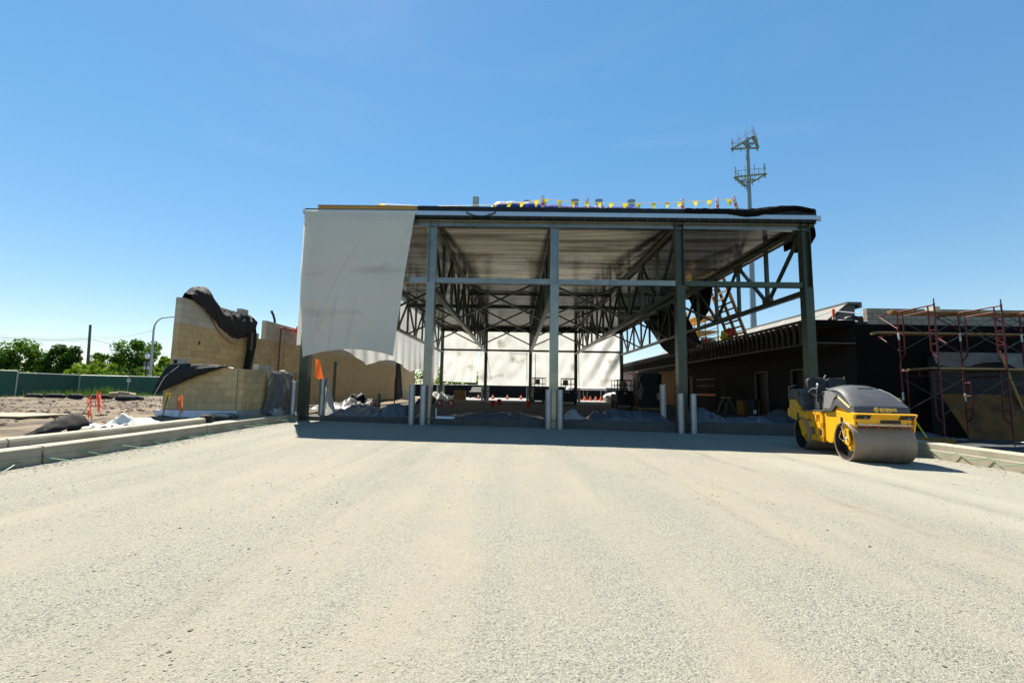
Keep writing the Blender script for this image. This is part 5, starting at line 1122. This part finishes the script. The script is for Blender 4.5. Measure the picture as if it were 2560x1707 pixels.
for s in (-1, 1):
    rp_(MB().prism([(-.945, 1.09), (-.915, 1.50), (-.62, 1.49), (-.40, 1.39), (-.50, 1.32), (-.63, 1.09)], lambda p, t_: (t_-s*.05*max(0, (p[1]-1.1)/.45), -p[0], p[1]), s*.5175, s*.5195), 'side_pocket', M['plastic_grey'], hood)
    rp_(MB().prism([(-.33, 1.365), (-.28, 1.375), (.20, 1.155), (.17, 1.135)], lambda p, t_: (t_-s*.018*max(0, (p[1]-1.15)/.2), -p[0], p[1]), s*.5175, s*.5200), 'side_decal', M['letter'], hood)
    for k in range(7):
        f0 = k/7+.02; bb = -.29+.46*f0; zz = 1.365-.215*f0
        rp_(MB().prism([(bb, zz-.026), (bb+.01, zz+.006), (bb+.045, zz-.012), (bb+.035, zz-.045)], lambda p, t_: (t_-s*.018*max(0, (p[1]-1.15)/.2), -p[0], p[1]), s*.5215, s*.5235), 'decal_letter', M['pale_letter'], hood)
    rp_(MB().tube([L(s*.452, -.90, 1.545), L(s*.462, -.5, 1.535), L(s*.476, -.22, 1.455), L(s*.496, .02, 1.345), L(s*.508, .24, 1.18)], .012, 6), 'edge_rib', M['plastic_grey'], hood, smooth=60)
rp_(MB().tube([L(-.36, -.62, 1.628), L(-.1, -.58, 1.640), L(-.02, -.54, 1.636)], .006, 5), 'hood_seam', M['black'], hood)
rp_(MB().tube([L(-.12, -.27, 1.558), L(.06, -.27, 1.560), L(.20, -.27, 1.555)], .009, 5), 'hood_grip', M['black'], hood); rp_(MB().tube([L(.12, -.60, 1.632), L(.32, -.60, 1.612)], .010, 5), 'hood_grip', M['black'], hood)
# front bumper with lamps, spray bar, scraper bracket
bm_ = rp_(MB().prism([(.30, 1.045), (.46, 1.03), (.475, 1.015), (.40, .935), (.31, .92)], sideP, -.58, .58), 'bumper', M['yellow'], bevel=.008)
for s, w in ((-.40, .13), (.40, .13)):
    rp_(MB().prism([(.455, 1.000), (.475, .995), (.415, .915), (.395, .915)], sideP, s-w, s+w), 'lamp_recess', M['black'], bm_)
    rp_(MB().lathe([(.0001, -.447), (.035, -.446), (.04, -.43)], 14, L(s+.04, 0, .965), 'y'), 'headlight', M['silver'], bm_)
rp_(MB().box(-.52, -.36, .855, .52, -.33, .93), 'cross_plate', M['yellow'], bm_); rp_(MB().box(-.05, -.372, .83, .32, -.361, .90), 'cross_opening', M['black'], bm_)
rp_(MB().tube([L(-.5, .42, .80), L(.5, .42, .80)], .014, 8), 'spray_bar', M['chrome'], bm_, smooth=60)
for xx in (-.34, -.12, .1, .32, .46): rp_(MB().lathe([(.0001, -.03), (.016, -.03), (.022, .0), (.012, .02)], 10, L(xx, .42, .775)), 'spray_nozzle', M['red'], bm_)
rp_(MB().prism([(.10, .98), (.36, .98), (.34, .80), (.27, .60), (.24, .60), (.24, .80), (.10, .86)], sideP, .585, .61), 'scraper_bracket', M['yellow'], bm_)
rp_(MB().prism([(.02, .86), (.33, .80), (.34, .74), (.02, .80)], sideP, -.50, -.47), 'scraper_bracket', M['yellow'], bm_)
def text(s, size, m, parent, name, a, b, z, rx):
    cu = bpy.data.curves.new('t', 'FONT'); cu.body = s; cu.size = size; cu.extrude = .0015; cu.offset = size*.034; cu.resolution_u = 3
    to = bpy.data.objects.new('t', cu); col.objects.link(to); dg = bpy.context.evaluated_depsgraph_get()
    me = bpy.data.meshes.new_from_object(to.evaluated_get(dg)); bpy.data.objects.remove(to); me.materials.clear(); me.materials.append(m)
    o = link(bpy.data.objects.new(name, me), parent); o.location = L(a, b, z); o.rotation_euler = (rx, 0, 0); return o
text('BOMAG', .088, M['letter'], hood, 'lettering', -.04, .356, 1.083, R_(79)); text('FAYAT GROUP', .030, M['letter'], hood, 'lettering', -.035, .360, 1.052, R_(79))
lg_ = MB(); cx, cz = -.105, 1.112
def lz(dx, dz): return (cx+dx, -.3585+(cz+dz-1.112)*.2, cz+dz)
for q in ([(-.055, 0), (-.008, .055), (-.008, .03), (-.03, 0)], [(.0, .055), (.048, 0), (.025, 0), (.0, .03)], [(-.055, -.006), (-.03, -.006), (-.006, -.034), (-.006, -.06)], [(.0, -.06), (.0, -.034), (.022, -.01), (.046, -.008)], [(-.014, 0), (0, .017), (.014, 0), (0, -.017)]):
    lg_.add([lz(*p) for p in q], [tuple(range(4))])
o = rp_(lg_, 'emblem', M['letter'], hood); sm_ = o.modifiers.new('solid', 'SOLIDIFY'); sm_.thickness = .003; sm_.offset = 0
# centre frame with steps
cf = rp_(MB().box(-.40, 1.05, .29, .46, 1.95, .99), 'centre_frame', M['yellow'], bevel=.01)
sf = MB(); 
for b0, b1, z0, z1 in ((-1.95, -1.05, .92, .985), (-1.95, -1.05, .60, .74), (-1.95, -1.05, .29, .42), (-1.17, -1.05, .29, .985), (-1.95, -1.86, .29, .985), (-1.42, -1.36, .29, .985)): sf.box(-.50, -b1, z0, -.405, -b0, z1)
rp_(sf, 'step_frame', M['yellow'], cf); rp_(MB().box(-.505, 1.10, .44, -.5, 1.22, .58), 'access_slot', M['black'], cf)
rp_(MB().box(-.48, .99, .992, .48, 2.25, 1.03), 'floor_plate', M['plastic_dark'], bevel=.008)
# rear frame, console, seats and controls
rf = rp_(MB().prism([(-2.93, 1.27), (-2.95, .78), (-2.60, .72), (-2.52, .74), (-2.36, .84), (-2.05, .88), (-1.80, .84), (-1.60, .70), (-1.52, .50), (-1.50, .30), (-1.30, .30), (-1.30, .99), (-2.06, .99), (-2.32, 1.10), (-2.52, 1.27)], sideP, -.47, .47), 'rear_frame', M['yellow'], bevel=.012)
for s in (-1, 1):
    rp_(MB().prism([(-2.42, 1.05), (-2.46, .78), (-2.28, .66), (-2.18, .50), (-2.12, .36), (-2.0, .32), (-1.94, .42), (-1.98, .62), (-1.9, .80), (-1.8, .95)], sideP, s*.505-.018, s*.505+.018), 'drum_yoke', M['yellow'], rf, bevel=.006)
    rp_(MB().box(s*.526-.004, 2.24, .70, s*.526+.004, 2.33, .92), 'yoke_slot', M['black'], rf)
cn = rp_(MB().prism([(-2.93, 1.275), (-2.90, 1.52), (-2.75, 1.56), (-2.42, 1.55), (-2.28, 1.50), (-2.20, 1.42), (-2.05, 1.03), (-2.30, 1.11), (-2.52, 1.275)], sideP, -.475, .475), 'rear_console', M['plastic_dark'], bevel=.03)
rp_(MB().prism([(-2.36, 1.47), (-2.27, 1.47), (-2.20, 1.33), (-2.28, 1.31)], sideP, -.482, -.47), 'grab_opening', M['black'], cn, bevel=.004)
def seat(a):
    s_ = rp_(MB().grid(10, 10, lambda u, v: L(a+(u-.5)*.44*(1-.12*v**4), -1.86-.10*v-.04*(2*u-1)**2*0+.05*(2*u-1)**2, 1.42+.42*v*(1-.10*abs(2*u-1)**6))), 'seat', M['rubber'], smooth=180)
    so_ = s_.modifiers.new('solid', 'SOLIDIFY'); so_.thickness = .09
    c_ = rp_(MB().box(a-.21, 1.42, 1.33, a+.21, 1.86, 1.43), 'cushion', M['rubber'], s_, bevel=.03)
    rp_(MB().box(a-.15, 1.5, 1.03, a+.15, 1.8, 1.33), 'seat_base', M['plastic_dark'], s_, bevel=.02)
    rp_(MB().tube([L(a-.24, -1.85, 1.45), L(a-.25, -1.6, 1.55), L(a-.25, -1.42, 1.56)], .02, 8), 'armrest', M['chrome'], s_, smooth=60)
    return s_
seat(-.20); seat(.27)
st2 = rp_(MB().tube([L(-.2, -1.12, 1.03), L(-.2, -1.22, 1.42)], [.07, .05], 10), 'steering_column', M['plastic_dark'], smooth=60)
rp_(MB().lathe([(.17, -.012), (.182, 0), (.17, .012), (.158, 0)], 24, L(-.2, -1.24, 1.47), 'z', True), 'steering_wheel', M['rubber'], st2, smooth=60)
rp_(MB().box(-.42, 1.06, 1.18, .42, 1.16, 1.40), 'dashboard', M['plastic_dark'], st2, bevel=.02); rp_(MB().box(-.33, 1.161, 1.19, -.21, 1.166, 1.25), 'warning_decal', M['letter'], st2)
lv = MB(); lv.tube([L(-.40, -1.55, 1.05), L(-.40, -1.50, 1.40), L(-.39, -1.46, 1.62)], .014, 6); rp_(lv, 'drive_lever', M['chrome'], smooth=60)
rp_(MB().lump(L(-.39, -1.46, 1.64), (.03, .03, .045), 1, 10, 8, 0), 'lever_knob', M['chrome'], smooth=180)
rr_ = MB(); rr_.tube([L(.02, -1.95, 1.5), L(.02, -1.98, 1.86), L(.06, -1.99, 1.9)], .018, 8); rp_(rr_, 'hand_rail', M['plastic_grey'], smooth=60)
rp_(MB().tube([L(.48, -1.95, 1.5), L(.48, -1.98, 1.88)], .016, 8), 'hand_rail', M['plastic_grey'], smooth=60); rp_(MB().tube([L(-.49, -2.88, 1.28), L(-.49, -2.86, 1.62), L(-.30, -2.86, 1.66)], .014, 8), 'hand_rail', M['plastic_grey'], smooth=60)
rp_(MB().box(-.50, 2.93, .80, .50, 3.0, 1.02), 'rear_bumper', M['yellow'], bevel=.02)

# ------------------------------------------------------------------ loose stones on the gravel
rr = random.Random(11); protos = []
for k in range(6):
    q = MB(); q.lump((0, 0, 0), (1, .8, .55), k*3.1, 6, 4, .38, 1.6); protos.append((q.v, q.f))
def stones(name, label, n, area, r0, r1, m, sink=.1):
    b = MB(); c = 0
    while c < n:
        x, y = area(); c += 1
        r = r0*(r1/r0)**(rr.random()**2.2); v, f = protos[rr.randrange(6)]; a = rr.random()*6.28; ca, sa = math.cos(a)*r, math.sin(a)*r; z = gz(x, y)+.012*nse(x*1.1, y*.35, 0, 1.)+.006*nse(x, y, 4, 2.7)+r*sink; k = rr.uniform(.40, .75)
        b.add([(x+p[0]*ca-p[1]*sa, y+p[0]*sa+p[1]*ca, z+p[2]*r*k) for p in v], f)
    tag(b.build(name, m), label, 'gravel', kind='stuff')
def near():
    while 1:
        y = 1.9+rr.random()**2*6.5; x = rr.uniform(-1, 1)*(1.25*y+.4)
        if -7.4 < x < 9.6 and nse(x*.9, y*.12, 6, 1)+.35*nse(x, y, 1, 1.3) > -.22+rr.random()*.25: return x, y
def wide():
    while 1:
        y = rr.uniform(3, 15.6); x = rr.uniform(-7.3, 9.5)
        if nse(x*.9, y*.12, 6, 1)+.35*nse(x, y, 1, 1.3) > -.1: return x, y
def edge():
    y = rr.uniform(4, 15.8); 
    return (-7.5+abs(rr.gauss(0, .22)), y) if rr.random() < .6 else (9.66-abs(rr.gauss(0, .25)), y)
stones('loose_gravel', 'fine pale crushed stone lying over the yard', 8000, near, .0035, .012, M['stone'])
stones('loose_gravel', 'pale crushed stone scattered farther over the yard', 5000, wide, .005, .016, M['stone'])
stones('loose_gravel', 'windrow of pale crushed stone along the kerbs', 3500, edge, .007, .028, M['stone'])
stones('dark_gravel', 'sparse darker stones lying on the yard', 200, lambda: near() if rr.random() < .6 else wide(), .005, .016, M['stone_dark'], .2)
